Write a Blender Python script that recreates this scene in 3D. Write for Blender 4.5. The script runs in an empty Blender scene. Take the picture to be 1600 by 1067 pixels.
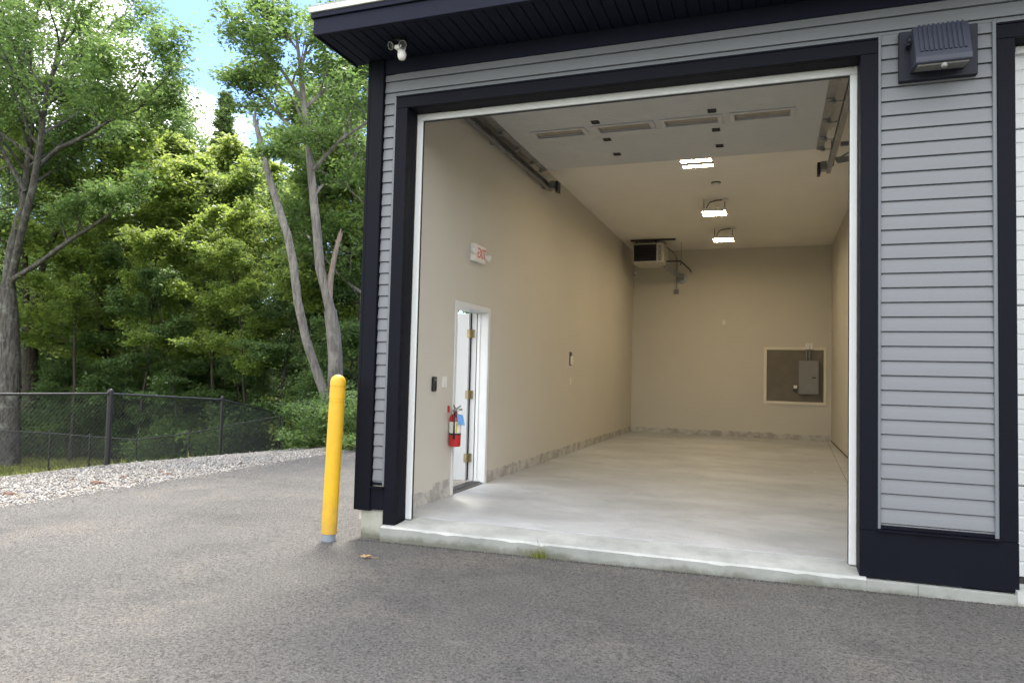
import bpy, bmesh, math, random
import numpy as np
from mathutils import Vector, Matrix

random.seed(7)
S = bpy.context.scene
COL = S.collection
R = math.radians
PI = math.pi

# ------------------------------------------------------------------ materials
def mat(name, color, rough=.6, metal=0., spec=.5, var=0., vscale=3., bump=0., bscale=40., emit=None, estr=0., coords='Object', stretch=None, coat=0.):
    m = bpy.data.materials.new(name); m.use_nodes = True
    nt = m.node_tree; N = nt.nodes; L = nt.links
    b = N['Principled BSDF']
    b.inputs['Base Color'].default_value = (*color, 1)
    b.inputs['Roughness'].default_value = rough
    b.inputs['Metallic'].default_value = metal
    b.inputs['Specular IOR Level'].default_value = spec
    b.inputs['Coat Weight'].default_value = coat
    if emit:
        b.inputs['Emission Color'].default_value = (*emit, 1)
        b.inputs['Emission Strength'].default_value = estr
    src = None
    if var or bump:
        tc = N.new('ShaderNodeTexCoord'); src = tc.outputs[coords]
        if stretch:
            mp = N.new('ShaderNodeMapping'); mp.inputs['Scale'].default_value = stretch
            L.new(src, mp.inputs['Vector']); src = mp.outputs['Vector']
    if var:
        n = N.new('ShaderNodeTexNoise'); n.inputs['Scale'].default_value = vscale; n.inputs['Detail'].default_value = 6; n.inputs['Roughness'].default_value = .65
        L.new(src, n.inputs['Vector'])
        mx = N.new('ShaderNodeMix'); mx.data_type = 'RGBA'
        mx.inputs['A'].default_value = (*[c * (1 - var) for c in color], 1)
        mx.inputs['B'].default_value = (*[min(1, c * (1 + var)) for c in color], 1)
        cr = N.new('ShaderNodeMapRange'); cr.inputs['From Min'].default_value = .3; cr.inputs['From Max'].default_value = .7
        L.new(n.outputs['Fac'], cr.inputs['Value']); L.new(cr.outputs['Result'], mx.inputs['Factor'])
        L.new(mx.outputs['Result'], b.inputs['Base Color'])
        rr = N.new('ShaderNodeMapRange'); rr.inputs['To Min'].default_value = max(0, rough - .08); rr.inputs['To Max'].default_value = min(1, rough + .08)
        L.new(n.outputs['Fac'], rr.inputs['Value']); L.new(rr.outputs['Result'], b.inputs['Roughness'])
    if bump:
        n2 = N.new('ShaderNodeTexNoise'); n2.inputs['Scale'].default_value = bscale; n2.inputs['Detail'].default_value = 5
        L.new(src, n2.inputs['Vector'])
        bp = N.new('ShaderNodeBump'); bp.inputs['Strength'].default_value = bump; bp.inputs['Distance'].default_value = .01
        L.new(n2.outputs['Fac'], bp.inputs['Height']); L.new(bp.outputs['Normal'], b.inputs['Normal'])
    return m

class NT:
    """small helper for hand written node trees"""
    def __init__(s, name):
        s.m = bpy.data.materials.new(name); s.m.use_nodes = True
        s.t = s.m.node_tree; s.N = s.t.nodes; s.L = s.t.links; s.b = s.N['Principled BSDF']
        s.tc = s.N.new('ShaderNodeTexCoord')
    def noise(s, scale, detail=5, rough=.6, vec=None, dist=0):
        n = s.N.new('ShaderNodeTexNoise'); n.inputs['Scale'].default_value = scale; n.inputs['Detail'].default_value = detail
        n.inputs['Roughness'].default_value = rough; n.inputs['Distortion'].default_value = dist
        s.L.new(vec or s.tc.outputs['Object'], n.inputs['Vector']); return n.outputs['Fac']
    def voro(s, scale, out='Distance', feature='F1', vec=None):
        n = s.N.new('ShaderNodeTexVoronoi'); n.feature = feature; n.inputs['Scale'].default_value = scale
        s.L.new(vec or s.tc.outputs['Object'], n.inputs['Vector']); return n.outputs[out]
    def map(s, v, a, b, c=0., d=1.):
        n = s.N.new('ShaderNodeMapRange'); s.L.new(v, n.inputs['Value'])
        for k, x in zip(('From Min', 'From Max', 'To Min', 'To Max'), (a, b, c, d)): n.inputs[k].default_value = x
        return n.outputs['Result']
    def mix(s, f, a, b, mode='MIX'):
        n = s.N.new('ShaderNodeMix'); n.data_type = 'RGBA'; n.blend_type = mode
        for k, x in (('Factor', f), ('A', a), ('B', b)):
            if isinstance(x, (int, float)): n.inputs[k].default_value = x
            elif isinstance(x, tuple): n.inputs[k].default_value = (*x, 1)
            else: s.L.new(x, n.inputs[k])
        return n.outputs['Result']
    def math(s, op, a, b=0.):
        n = s.N.new('ShaderNodeMath'); n.operation = op
        for i, x in enumerate((a, b)):
            if isinstance(x, (int, float)): n.inputs[i].default_value = x
            else: s.L.new(x, n.inputs[i])
        return n.outputs[0]
    def mapping(s, scale, rot=(0, 0, 0)):
        n = s.N.new('ShaderNodeMapping'); n.inputs['Scale'].default_value = scale; n.inputs['Rotation'].default_value = rot
        s.L.new(s.tc.outputs['Object'], n.inputs['Vector']); return n.outputs['Vector']
    def sep(s, axis):
        n = s.N.new('ShaderNodeSeparateXYZ'); s.L.new(s.tc.outputs['Object'], n.inputs[0]); return n.outputs[axis]
    def bump(s, h, st=.5, dist=.01):
        n = s.N.new('ShaderNodeBump'); n.inputs['Strength'].default_value = st; n.inputs['Distance'].default_value = dist
        s.L.new(h, n.inputs['Height']); s.L.new(n.outputs['Normal'], s.b.inputs['Normal'])
    def out(s, color=None, rough=None, spec=.5):
        if color is not None: s.L.new(color, s.b.inputs['Base Color'])
        if isinstance(rough, (int, float)): s.b.inputs['Roughness'].default_value = rough
        elif rough is not None: s.L.new(rough, s.b.inputs['Roughness'])
        s.b.inputs['Specular IOR Level'].default_value = spec
        return s.m

M = {}
M['black'] = mat('black_trim', (.0034, .0042, .0085), .55, spec=.1, var=.12, vscale=4, bump=.05, bscale=60)
M['soffit'] = mat('soffit_navy', (.009, .011, .022), .6, spec=.12, var=.1, vscale=5)
M['siding'] = mat('grey_vinyl', (.150, .159, .172), .55, spec=.4, var=.05, vscale=5, bump=.05, bscale=220, stretch=(.15, 1, 1.))
M['jchan'] = mat('grey_channel', (.125, .140, .155), .5, spec=.4, var=.04)
M['white'] = mat('white_pvc', (.66, .68, .68), .4, var=.03, vscale=6)
M['door_white'] = mat('white_door_paint', (.47, .485, .49), .38, var=.03, vscale=4)
M['cream'] = mat('cream_paint', (.68, .64, .54), .5, var=.03)
M['galv'] = mat('galvanised', (.29, .30, .315), .42, metal=.75, var=.18, vscale=14)
M['dark_metal'] = mat('dark_steel', (.05, .05, .055), .45, metal=.6, var=.2, vscale=20)
M['brass'] = mat('brass_hinge', (.30, .25, .15), .4, metal=.8, var=.15, vscale=30)
M['joint'] = mat('joint_filler', (.10, .095, .085), .9, var=.3, vscale=12)
M['rubber'] = mat('black_rubber', (.012, .012, .013), .7, var=.15, vscale=20)
M['plastic_w'] = mat('white_plastic', (.70, .69, .66), .45, var=.02)
M['plastic_k'] = mat('black_plastic', (.015, .016, .018), .3, var=.1, vscale=20)
M['ceiling'] = mat('ceiling_paint', (.76, .74, .69), .9, spec=.2, var=.025, vscale=1.3)
M['roof'] = mat('roof_membrane', (.3, .3, .3), .8, var=.1)
M['drip'] = mat('pale_drip_edge', (.55, .56, .52), .5, var=.08, vscale=8)
M['red'] = mat('red_enamel', (.42, .012, .015), .25, coat=.4, var=.08, vscale=10)
M['sign_red'] = mat('sign_red', (.55, .05, .07), .5, var=.05)
M['blue_tag'] = mat('blue_tag', (.12, .32, .66), .6, var=.25, vscale=60)
M['lens'] = mat('clear_lens', (.22, .22, .20), .15, var=.15, vscale=40)
M['pane'] = mat('frosted_pane', (.30, .27, .22), .25, var=.06, vscale=8)
M['panel_grey'] = mat('panel_grey', (.20, .205, .20), .5, var=.05, vscale=8)
M['recess'] = mat('recess_brown', (.15, .135, .112), .85, var=.12, vscale=5)
M['heater_w'] = mat('heater_enamel', (.50, .48, .44), .4, var=.05)
M['louver'] = mat('heater_louver', (.012, .012, .02), .35, var=.2, vscale=20)
M['lamp'] = mat('led_strip', (.9, .9, .85), .5, emit=(1., .78, .48), estr=48., var=.01)
M['fixture'] = mat('slate_fixture', (.032, .037, .055), .5, spec=.35, var=.1, vscale=8)
M['backplate'] = mat('slate_backplate', (.017, .020, .030), .55, spec=.2, var=.1, vscale=8)
M['steel_post'] = mat('galv_post', (.22, .26, .30), .45, metal=.3, var=.2, vscale=12)

def yellow_mat():
    t = NT('yellow_bollard_cover')
    c = t.mix(t.map(t.noise(6, 6, .7), .4, .75), (.62, .37, .012), (.54, .30, .009))
    sc = t.mapping((60, 60, 3))
    c = t.mix(t.map(t.noise(1., 4, .7, sc), .62, .72, 0, .5), c, (.50, .29, .05))
    c = t.mix(t.map(t.math('ADD', t.sep('Z'), t.map(t.noise(9, 6, .8), .3, .7, -.2, .2)), -.1, .22, .55, 0), c, (.32, .22, .07))
    c = t.mix(t.map(t.noise(25, 6, .85), .66, .70, 0, .5), c, (.36, .24, .06))
    t.bump(t.noise(30, 4), .05)
    return t.out(c, .42)
M['yellow'] = yellow_mat()

def wall_mat():
    t = NT('greige_wall_paint')
    c = t.mix(t.map(t.noise(.7, 3), .3, .7), (.53, .506, .446), (.555, .53, .47))
    t.bump(t.noise(260, 3), .08, .004)
    return t.out(c, .8, .25)
M['wall'] = wall_mat()

def curb_mat():
    t = NT('bare_wall_base')
    n = t.noise(5, 8, .75); n2 = t.noise(14, 6, .7)
    c = t.mix(t.map(n, .44, .56), (.34, .33, .305), (.50, .49, .46))
    c = t.mix(t.map(n2, .6, .7, 0, .7), c, (.60, .58, .54))
    c = t.mix(t.map(t.noise(11, 6, .85), .62, .66, 0, .45), c, (.17, .16, .145))
    t.bump(n2, .5, .02)
    return t.out(c, .9, .2)
M['curb'] = curb_mat()

def floor_mat():
    t = NT('polished_concrete')
    v = t.mapping((.8, 1.25, 1), (0, 0, R(12)))
    n1 = t.noise(.9, 9, .72, v, .3); n2 = t.noise(3.2, 9, .78, v, .5); n3 = t.noise(60, 3); n4 = t.noise(.45, 4, .6)
    c = t.mix(t.map(n1, .38, .62), (.36, .378, .392), (.52, .538, .552))
    c = t.mix(t.map(n2, .52, .70, 0, .55), c, (.26, .278, .295))
    c = t.mix(t.map(n4, .52, .68, 0, .45), c, (.60, .62, .632))
    c = t.mix(t.map(n3, .45, .7, 0, .18), c, (.70, .70, .70))
    c = t.mix(t.map(t.noise(22, 2, .5), .735, .76, 0, .7), c, (.14, .14, .15))
    w = t.mapping((9, .5, 1), (0, 0, R(70))); c = t.mix(t.map(t.noise(1.2, 4, .7, w), .66, .72, 0, .4), c, (.78, .78, .77))
    t.bump(n2, .06, .006)
    return t.out(c, t.map(n1, .3, .7, .40, .62), .4)
M['floor'] = floor_mat()

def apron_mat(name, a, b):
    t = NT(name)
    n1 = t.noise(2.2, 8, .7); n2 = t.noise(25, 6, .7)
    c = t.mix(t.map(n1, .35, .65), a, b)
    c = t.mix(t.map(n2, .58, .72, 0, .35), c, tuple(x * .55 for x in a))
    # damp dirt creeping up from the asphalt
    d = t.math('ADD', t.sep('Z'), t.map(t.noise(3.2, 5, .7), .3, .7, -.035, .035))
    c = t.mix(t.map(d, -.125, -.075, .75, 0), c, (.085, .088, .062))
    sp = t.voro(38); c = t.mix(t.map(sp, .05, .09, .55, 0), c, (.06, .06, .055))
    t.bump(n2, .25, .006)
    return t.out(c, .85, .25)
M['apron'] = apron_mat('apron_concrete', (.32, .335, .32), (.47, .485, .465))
M['apron_face'] = apron_mat('darker_concrete_face', (.205, .215, .20), (.285, .295, .275))  # darker concrete tone for vertical front faces, below the paler apron top
M['found'] = apron_mat('foundation_concrete', (.24, .245, .205), (.36, .365, .32))

def asphalt_mat():
    t = NT('asphalt')
    big = t.noise(.35, 5, .6); mid = t.noise(1.3, 8, .75)
    c = t.mix(t.map(big, .35, .65), (.225, .217, .205), (.315, .302, .283))
    c = t.mix(t.map(mid, .5, .72, 0, .6), c, (.120, .117, .115))
    c = t.mix(t.map(t.noise(.7, 6, .72), .50, .66, 0, .65), c, (.36, .325, .28))
    st = t.voro(120, 'Color'); sb = t.N.new('ShaderNodeSeparateColor'); t.L.new(st, sb.inputs[0])
    c = t.mix(t.map(sb.outputs[0], 0, 1, .3, .0), c, (.075, .073, .072))
    c = t.mix(t.map(sb.outputs[1], .88, 1, 0, .6), c, (.37, .36, .34))
    edge = t.voro(120, 'Distance'); c = t.mix(t.map(edge, .6, .9, 0, .35), c, (.04, .04, .04))
    g = t.noise(52, 7, .84); c = t.mix(t.map(g, .47, .60, 0, .82), c, (.045, .044, .044)); g3 = t.noise(70, 6, .8); c = t.mix(t.map(g3, .56, .68, 0, .5), c, (.34, .325, .305))
    # pale scuffs left by tyres and plates, thin hair cracks, stains
    sv = t.mapping((.7, 5.5, 1), (0, 0, R(-32))); s = t.noise(1.1, 7, .8, sv, 1.2)
    c = t.mix(t.map(s, .61, .69, 0, .5), c, (.36, .345, .32))
    sv2 = t.mapping((6., .8, 1), (0, 0, R(25))); s2 = t.noise(1.3, 7, .82, sv2, .8)
    c = t.mix(t.map(s2, .63, .70, 0, .45), c, (.36, .345, .32))
    sv3 = t.mapping((.35, 14, 1), (0, 0, R(-38))); s3 = t.noise(1.0, 4, .65, sv3, .9)
    c = t.mix(t.math('MULTIPLY', t.map(s3, .65, .70, 0, .55), t.map(mid, .45, .6)), c, (.46, .44, .41))
    ck = t.N.new('ShaderNodeTexVoronoi'); ck.feature = 'DISTANCE_TO_EDGE'; ck.inputs['Scale'].default_value = .33
    wv = t.N.new('ShaderNodeVectorMath'); wv.operation = 'MULTIPLY_ADD'; nn = t.N.new('ShaderNodeTexNoise'); nn.inputs['Scale'].default_value = 2.5; nn.inputs['Detail'].default_value = 6
    t.L.new(t.tc.outputs['Object'], nn.inputs['Vector']); t.L.new(nn.outputs['Color'], wv.inputs[0]); wv.inputs[1].default_value = (.55, .55, 0); t.L.new(t.tc.outputs['Object'], wv.inputs[2]); t.L.new(wv.outputs[0], ck.inputs['Vector'])
    crk = t.math('MULTIPLY', t.map(ck.outputs['Distance'], .0015, .004, 1, 0), t.map(t.noise(.6, 2), .56, .62))

    h = t.math('ADD', t.math('MULTIPLY', edge, -1.), t.math('MULTIPLY', g, -1.2))
    t.bump(h, 1., .022)
    return t.out(c, .9, .2)
M['asphalt'] = asphalt_mat()

def stone_mat(name, isl):
    t = NT(name)
    if isl:
        g = t.N.new('ShaderNodeNewGeometry'); r = g.outputs['Random Per Island']
    else:
        v = t.voro(28, 'Color'); sb = t.N.new('ShaderNodeSeparateColor'); t.L.new(v, sb.inputs[0]); r = sb.outputs[0]
    cr = t.N.new('ShaderNodeValToRGB'); t.L.new(r, cr.inputs[0])
    e = cr.color_ramp.elements; e[0].color = (.12, .12, .125, 1); e[1].color = (.42, .40, .365, 1)
    for p, cc in ((.25, (.25, .247, .245)), (.5, (.32, .305, .28)), (.72, (.27, .235, .19)), (.85, (.38, .365, .345))):
        x = cr.color_ramp.elements.new(p); x.color = (*cc, 1)
    c = cr.outputs[0]
    c = t.mix(t.map(t.noise(30, 5, .7), .55, .75, 0, .5), c, (.30, .28, .26))
    if not isl:
        d = t.voro(28); c = t.mix(t.map(d, .5, .8, 0, .8), c, (.12, .11, .10))
        t.bump(t.math('MULTIPLY', d, -1.), 1., .03)
    return t.out(c, .9, .25)
M['gravel'] = stone_mat('gravel_bed', False)
M['stone'] = stone_mat('gravel_stones', True)

def ground_mat():
    t = NT('forest_ground')
    n = t.noise(.8, 7, .7); n2 = t.noise(6, 6, .7)
    c = t.mix(t.map(n, .4, .6), (.065, .10, .025), (.11, .13, .04))
    c = t.mix(t.map(n2, .5, .7, 0, .6), c, (.13, .12, .055))
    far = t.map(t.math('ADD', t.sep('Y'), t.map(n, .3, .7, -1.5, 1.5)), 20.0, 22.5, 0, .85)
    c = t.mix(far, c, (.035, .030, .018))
    t.bump(n2, .6, .05)
    return t.out(c, .95, .1)
M['ground'] = ground_mat()

def leaf_mat(name, base, back, trans, var=.35):
    m = bpy.data.materials.new(name); m.use_nodes = True
    nt = m.node_tree; N = nt.nodes; L = nt.links; N.clear()
    g = N.new('ShaderNodeNewGeometry'); tc = N.new('ShaderNodeTexCoord')
    no = N.new('ShaderNodeTexNoise'); no.inputs['Scale'].default_value = .8; no.inputs['Detail'].default_value = 2
    L.new(tc.outputs['Object'], no.inputs['Vector'])
    ad = N.new('ShaderNodeMath'); ad.operation = 'ADD'; L.new(no.outputs['Fac'], ad.inputs[0])
    ml = N.new('ShaderNodeMath'); ml.operation = 'MULTIPLY_ADD'; L.new(g.outputs['Random Per Island'], ml.inputs[0]); ml.inputs[1].default_value = .7; ml.inputs[2].default_value = -.35
    L.new(ml.outputs[0], ad.inputs[1])
    mr = N.new('ShaderNodeMapRange'); mr.inputs['From Min'].default_value = .1; mr.inputs['From Max'].default_value = .9; L.new(ad.outputs[0], mr.inputs['Value'])
    def two(a):
        x = N.new('ShaderNodeMix'); x.data_type = 'RGBA'; L.new(mr.outputs[0], x.inputs['Factor'])
        x.inputs['A'].default_value = (*[v * (1 - var) for v in a], 1); x.inputs['B'].default_value = (a[0] * (1 + var * 1.4), a[1] * (1 + var), a[2] * (1 + var * .4), 1)
        return x.outputs['Result']
    d = N.new('ShaderNodeBsdfPrincipled'); d.inputs['Roughness'].default_value = .5; d.inputs['Specular IOR Level'].default_value = .35
    L.new(two(base), d.inputs['Base Color'])
    t = N.new('ShaderNodeBsdfTranslucent'); L.new(two(back), t.inputs['Color'])
    mx = N.new('ShaderNodeMixShader'); mx.inputs[0].default_value = trans
    L.new(d.outputs[0], mx.inputs[1]); L.new(t.outputs[0], mx.inputs[2])
    o = N.new('ShaderNodeOutputMaterial'); L.new(mx.outputs[0], o.inputs[0])
    return m
M['leaf_oak'] = leaf_mat('leaf_oak', (.092, .155, .062), (.20, .34, .10), .45)
M['leaf_maple'] = leaf_mat('leaf_maple', (.13, .20, .068), (.36, .50, .11), .5)
M['leaf_dark'] = leaf_mat('leaf_dark', (.072, .13, .054), (.16, .27, .085), .43)
M['leaf_bright'] = leaf_mat('leaf_bright', (.155, .225, .078), (.40, .53, .14), .5)
M['needle'] = leaf_mat('needle', (.10, .165, .07), (.20, .30, .09), .4)
M['grass'] = leaf_mat('grass_blade', (.19, .225, .07), (.34, .38, .08), .4)

def bark_mat(name, a, b, c3, sc=1.):
    t = NT(name)
    v = t.mapping((9 * sc, 9 * sc, 1.6 * sc)); n = t.noise(1.5, 8, .75, v, .5); l = t.noise(2.3, 6, .7)
    c = t.mix(t.map(n, .38, .62), a, b)
    c = t.mix(t.map(l, .52, .66, 0, .75), c, c3)
    t.bump(n, .9, .04)
    return t.out(c, .92, .15)
M['bark_oak'] = bark_mat('bark_oak', (.035, .032, .030), (.13, .122, .112), (.20, .21, .19))
M['bark_grey'] = bark_mat('bark_grey', (.10, .094, .088), (.235, .22, .205), (.28, .265, .24), .8)
M['bark_dark'] = bark_mat('bark_dark', (.022, .019, .016), (.065, .057, .048), (.08, .08, .07))
M['dead_wood'] = bark_mat('dead_wood', (.15, .12, .10), (.29, .245, .21), (.21, .16, .13), 1.4)
M['fence'] = mat('black_vinyl_wire', (.022, .024, .025), .35, spec=.6)
M['fence_post'] = mat('black_fence_post', (.010, .010, .011), .5, var=.15, vscale=15)
M['dirt'] = mat('dark_dirt', (.05, .047, .04), .95, var=.4, vscale=40)
M['dry_leaf'] = mat('dry_leaf', (.36, .22, .11), .8, var=.25, vscale=30)
M['stick'] = mat('bark_scrap', (.15, .075, .045), .9, var=.3, vscale=30)

# ------------------------------------------------------------------ mesh builder
class MB:
    def __init__(s): s.v = []; s.f = []
    def add(s, vs, fs):
        o = len(s.v); s.v += [tuple(p) for p in vs]; s.f += [tuple(i + o for i in f) for f in fs]; return s
    def box(s, x0, x1, y0, y1, z0, z1):
        return s.add([(x, y, z) for x in (x0, x1) for y in (y0, y1) for z in (z0, z1)],
                     [(0, 1, 3, 2), (4, 6, 7, 5), (0, 4, 5, 1), (2, 3, 7, 6), (0, 2, 6, 4), (1, 5, 7, 3)])
    def prism(s, poly, axis, a, b):
        """poly: 2D points in the plane of the two other axes (cyclic order), extruded along axis from a to b"""
        def P(u, w): return {'x': lambda q: (q, u, w), 'y': lambda q: (u, q, w), 'z': lambda q: (u, w, q)}[axis]
        n = len(poly)
        vs = [P(*p)(a) for p in poly] + [P(*p)(b) for p in poly]
        return s.add(vs, [tuple(range(n))[::-1], tuple(range(n, 2 * n))] + [(i, (i + 1) % n, n + (i + 1) % n, n + i) for i in range(n)])
    def tube(s, pts, rad, n=8, cap=True):
        pts = [Vector(p) for p in pts]
        if isinstance(rad, (int, float)): rad = [rad] * len(pts)
        vs = []; fs = []; up = None
        for i, p in enumerate(pts):
            d = (pts[min(i + 1, len(pts) - 1)] - pts[max(i - 1, 0)]).normalized()
            if up is None: up = Vector((1, 0, 0)) if abs(d.x) < .8 else Vector((0, 1, 0))
            a = d.cross(up).normalized(); b = d.cross(a).normalized(); up = b.cross(d) if False else up
            for k in range(n):
                t = 2 * PI * k / n; vs.append(p + (a * math.cos(t) + b * math.sin(t)) * rad[i])
        for i in range(len(pts) - 1):
            for k in range(n):
                fs.append((i * n + k, i * n + (k + 1) % n, (i + 1) * n + (k + 1) % n, (i + 1) * n + k))
        if cap: fs += [tuple(range(n))[::-1], tuple(range((len(pts) - 1) * n, len(pts) * n))]
        return s.add(vs, fs)
    def lathe(s, prof, c, axis=(0, 0, 1), n=20):
        """prof: (r, h) along axis from c"""
        ax = Vector(axis).normalized(); u = ax.orthogonal().normalized(); w = ax.cross(u); c = Vector(c)
        vs = [c + ax * h + (u * math.cos(2 * PI * k / n) + w * math.sin(2 * PI * k / n)) * r for r, h in prof for k in range(n)]
        m = len(prof)
        fs = [(i * n + k, i * n + (k + 1) % n, (i + 1) * n + (k + 1) % n, (i + 1) * n + k) for i in range(m - 1) for k in range(n)]
        fs += [tuple(range(n))[::-1], tuple(range((m - 1) * n, m * n))]
        return s.add(vs, fs)
    def build(s, name, m, parent=None, bevel=0., smooth=False, seg=1):
        me = bpy.data.meshes.new(name); me.from_pydata(s.v, [], s.f)
        bm = bmesh.new(); bm.from_mesh(me); bmesh.ops.recalc_face_normals(bm, faces=bm.faces); bm.to_mesh(me); bm.free()
        me.materials.append(M[m] if isinstance(m, str) else m)
        o = bpy.data.objects.new(name, me); COL.objects.link(o)
        if parent:
            o.parent = parent; o.matrix_parent_inverse = Matrix.Translation(-Vector(world_loc(parent)))
        if smooth: (me.shade_smooth(), None if smooth is True else me.set_sharp_from_angle(angle=smooth))
        if bevel:
            bv = o.modifiers.new('b', 'BEVEL'); bv.width = bevel; bv.segments = seg; bv.limit_method = 'ANGLE'
        return o

def world_loc(o):
    return o.location if o.type == 'EMPTY' else (0, 0, 0)
# children are built in world coordinates: the inverse cancels the parents' location
def tag(o, label, cat, group=None, kind=None):
    o['label'] = label; o['category'] = cat
    if group: o['group'] = group
    if kind: o['kind'] = kind
    return o
def thing(name, label, cat, loc=(0, 0, 0), group=None):
    o = bpy.data.objects.new(name, None); o.empty_display_size = .1; COL.objects.link(o); o.location = loc
    return tag(o, label, cat, group)
def structure(o): o['kind'] = 'structure'; return o
def text_mesh(name, body, size, mtx, m, parent, depth=.002):
    cu = bpy.data.curves.new(name, 'FONT'); cu.body = body; cu.size = size; cu.align_x = 'CENTER'; cu.align_y = 'CENTER'; cu.extrude = depth
    tmp = bpy.data.objects.new(name + '_t', cu)
    COL.objects.link(tmp); bpy.context.view_layer.update()
    me = bpy.data.meshes.new_from_object(tmp.evaluated_get(bpy.context.evaluated_depsgraph_get()))
    bpy.data.objects.remove(tmp)
    me.transform(mtx); me.materials.clear(); me.materials.append(M[m])
    o = bpy.data.objects.new(name, me); COL.objects.link(o)
    o.parent = parent; o.matrix_parent_inverse = Matrix.Translation(-Vector(world_loc(parent)))
    return o

# ------------------------------------------------------------------ camera
F_PX, YAW, PITCH, ROLL, CAMZ = 1124.73, R(19.919), R(2.663), R(1.421), 1.31
fwd = Vector((-math.sin(YAW) * math.cos(PITCH), math.cos(YAW) * math.cos(PITCH), math.sin(PITCH)))
right = Vector((math.cos(YAW), math.sin(YAW), 0)); upv = right.cross(fwd)
rr = right * math.cos(ROLL) + upv * math.sin(ROLL); uu = upv * math.cos(ROLL) - right * math.sin(ROLL)
cam = bpy.data.objects.new('camera', bpy.data.cameras.new('camera')); COL.objects.link(cam)
cam.matrix_world = Matrix(((rr.x, uu.x, -fwd.x, 0), (rr.y, uu.y, -fwd.y, 0), (rr.z, uu.z, -fwd.z, CAMZ), (0, 0, 0, 1)))
cam.data.sensor_width = 36; cam.data.lens = 36 * F_PX / 1600; cam.data.clip_end = 2000; cam.data.clip_start = .05
S.camera = cam
def at_depth(px, py, D):
    """a photo pixel (1600 wide) and a distance -> a point of the place (only used to lay the wood out)"""
    return Vector((0, 0, CAMZ)) + (fwd + rr * ((px - 800) / F_PX) - uu * ((py - 533.5) / F_PX)) * D

# ------------------------------------------------------------------ ground
EDGE = -7.62
def sstep(a, b, x):
    t = np.clip((x - a) / (b - a), 0, 1); return t * t * (3 - 2 * t)
def gz(x, y):
    x = np.asarray(x, float); y = np.asarray(y, float)
    s = np.maximum(0, EDGE - x)
    base = -.115 + .012 * np.clip(x, EDGE, 40)
    z = base - .05 * np.minimum(s, 2.8) - .2 * np.clip(s - 2.8, 0, None)
    z = z - sstep(0, 3, s) * .035 * np.clip(y - 9, 0, 12) + sstep(0, 3, s) * .01 * np.clip(9 - y, 0, 12)
    z = np.maximum(z, -2.1 - .004 * s)
    z = z + sstep(30, 90, s) * 2.0 + .05 * np.sin(x * 1.3) * np.sin(y * 1.1) * sstep(3, 6, s)
    return z
def axis(*segs):
    a = []
    for lo, hi, st in segs: a += list(np.arange(lo, hi, st))
    return np.array(a + [segs[-1][1]])
def grid_mesh(name, xs, ys, zf, m, keep=None):
    X, Y = np.meshgrid(xs, ys, indexing='ij'); Z = zf(X, Y)
    vs = np.stack([X, Y, Z], -1).reshape(-1, 3); nx, ny = X.shape
    fs = [(i * ny + j, (i + 1) * ny + j, (i + 1) * ny + j + 1, i * ny + j + 1) for i in range(nx - 1) for j in range(ny - 1)
          if keep is None or keep((xs[i] + xs[i + 1]) / 2, (ys[j] + ys[j + 1]) / 2)]
    me = bpy.data.meshes.new(name); me.from_pydata(vs.tolist(), [], fs); me.shade_smooth(); me.materials.append(M[m])
    o = bpy.data.objects.new(name, me); COL.objects.link(o); return structure(o)
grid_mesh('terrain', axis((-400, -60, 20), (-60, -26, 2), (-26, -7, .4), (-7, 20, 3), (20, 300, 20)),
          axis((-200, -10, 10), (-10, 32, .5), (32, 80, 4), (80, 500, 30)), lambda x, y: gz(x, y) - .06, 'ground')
# asphalt driveway with a slightly wandering left edge
def edge_wobble(y): return .05 * np.sin(y * 1.7) + .03 * np.sin(y * 4.3 + 1) + .02 * np.sin(y * 9.1)
ys = axis((-14, 3, .5), (3, 30, .12)); xs = np.array([0, .02, .06, .2, .5, 1, 2, 4, 7, 10, 16, 24])
def build_asphalt():
    vs = []; 
    for y in ys:
        e = EDGE + edge_wobble(y) + .12 * max(0, 9 - y) * .0
        for k, x in enumerate(xs):
            xx = e + x; vs.append((xx, y, float(gz(max(xx, EDGE), y)) - (.05 if k == 0 else 0)))
    n = len(xs); fs = [(i * n + j, i * n + j + 1, (i + 1) * n + j + 1, (i + 1) * n + j) for i in range(len(ys) - 1) for j in range(n - 1)]
    me = bpy.data.meshes.new('asphalt_driveway'); me.from_pydata(vs, [], fs); me.shade_smooth(); me.materials.append(M['asphalt'])
    o = bpy.data.objects.new('asphalt_driveway', me); COL.objects.link(o); structure(o)
build_asphalt()
FENCE = [(-9.9, 1.0), (-10.48, 9.14), (-10.86, 12.2), (-13.07, 17.17)]
def fence_x(y):
    return np.interp(y, [p[1] for p in FENCE], [p[0] for p in FENCE])
def gravel_keep(x, y):
    return x > fence_x(y) - .12 + .12 * math.sin(y * 3.1) and x < EDGE + .12 and y < 17.2 + .3 * math.sin(x * 3)
grid_mesh('gravel_border', axis((-14, -7.4, .12)), axis((-8, 17.8, .14)), lambda x, y: gz(x, y) - .02, 'gravel', gravel_keep)

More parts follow.
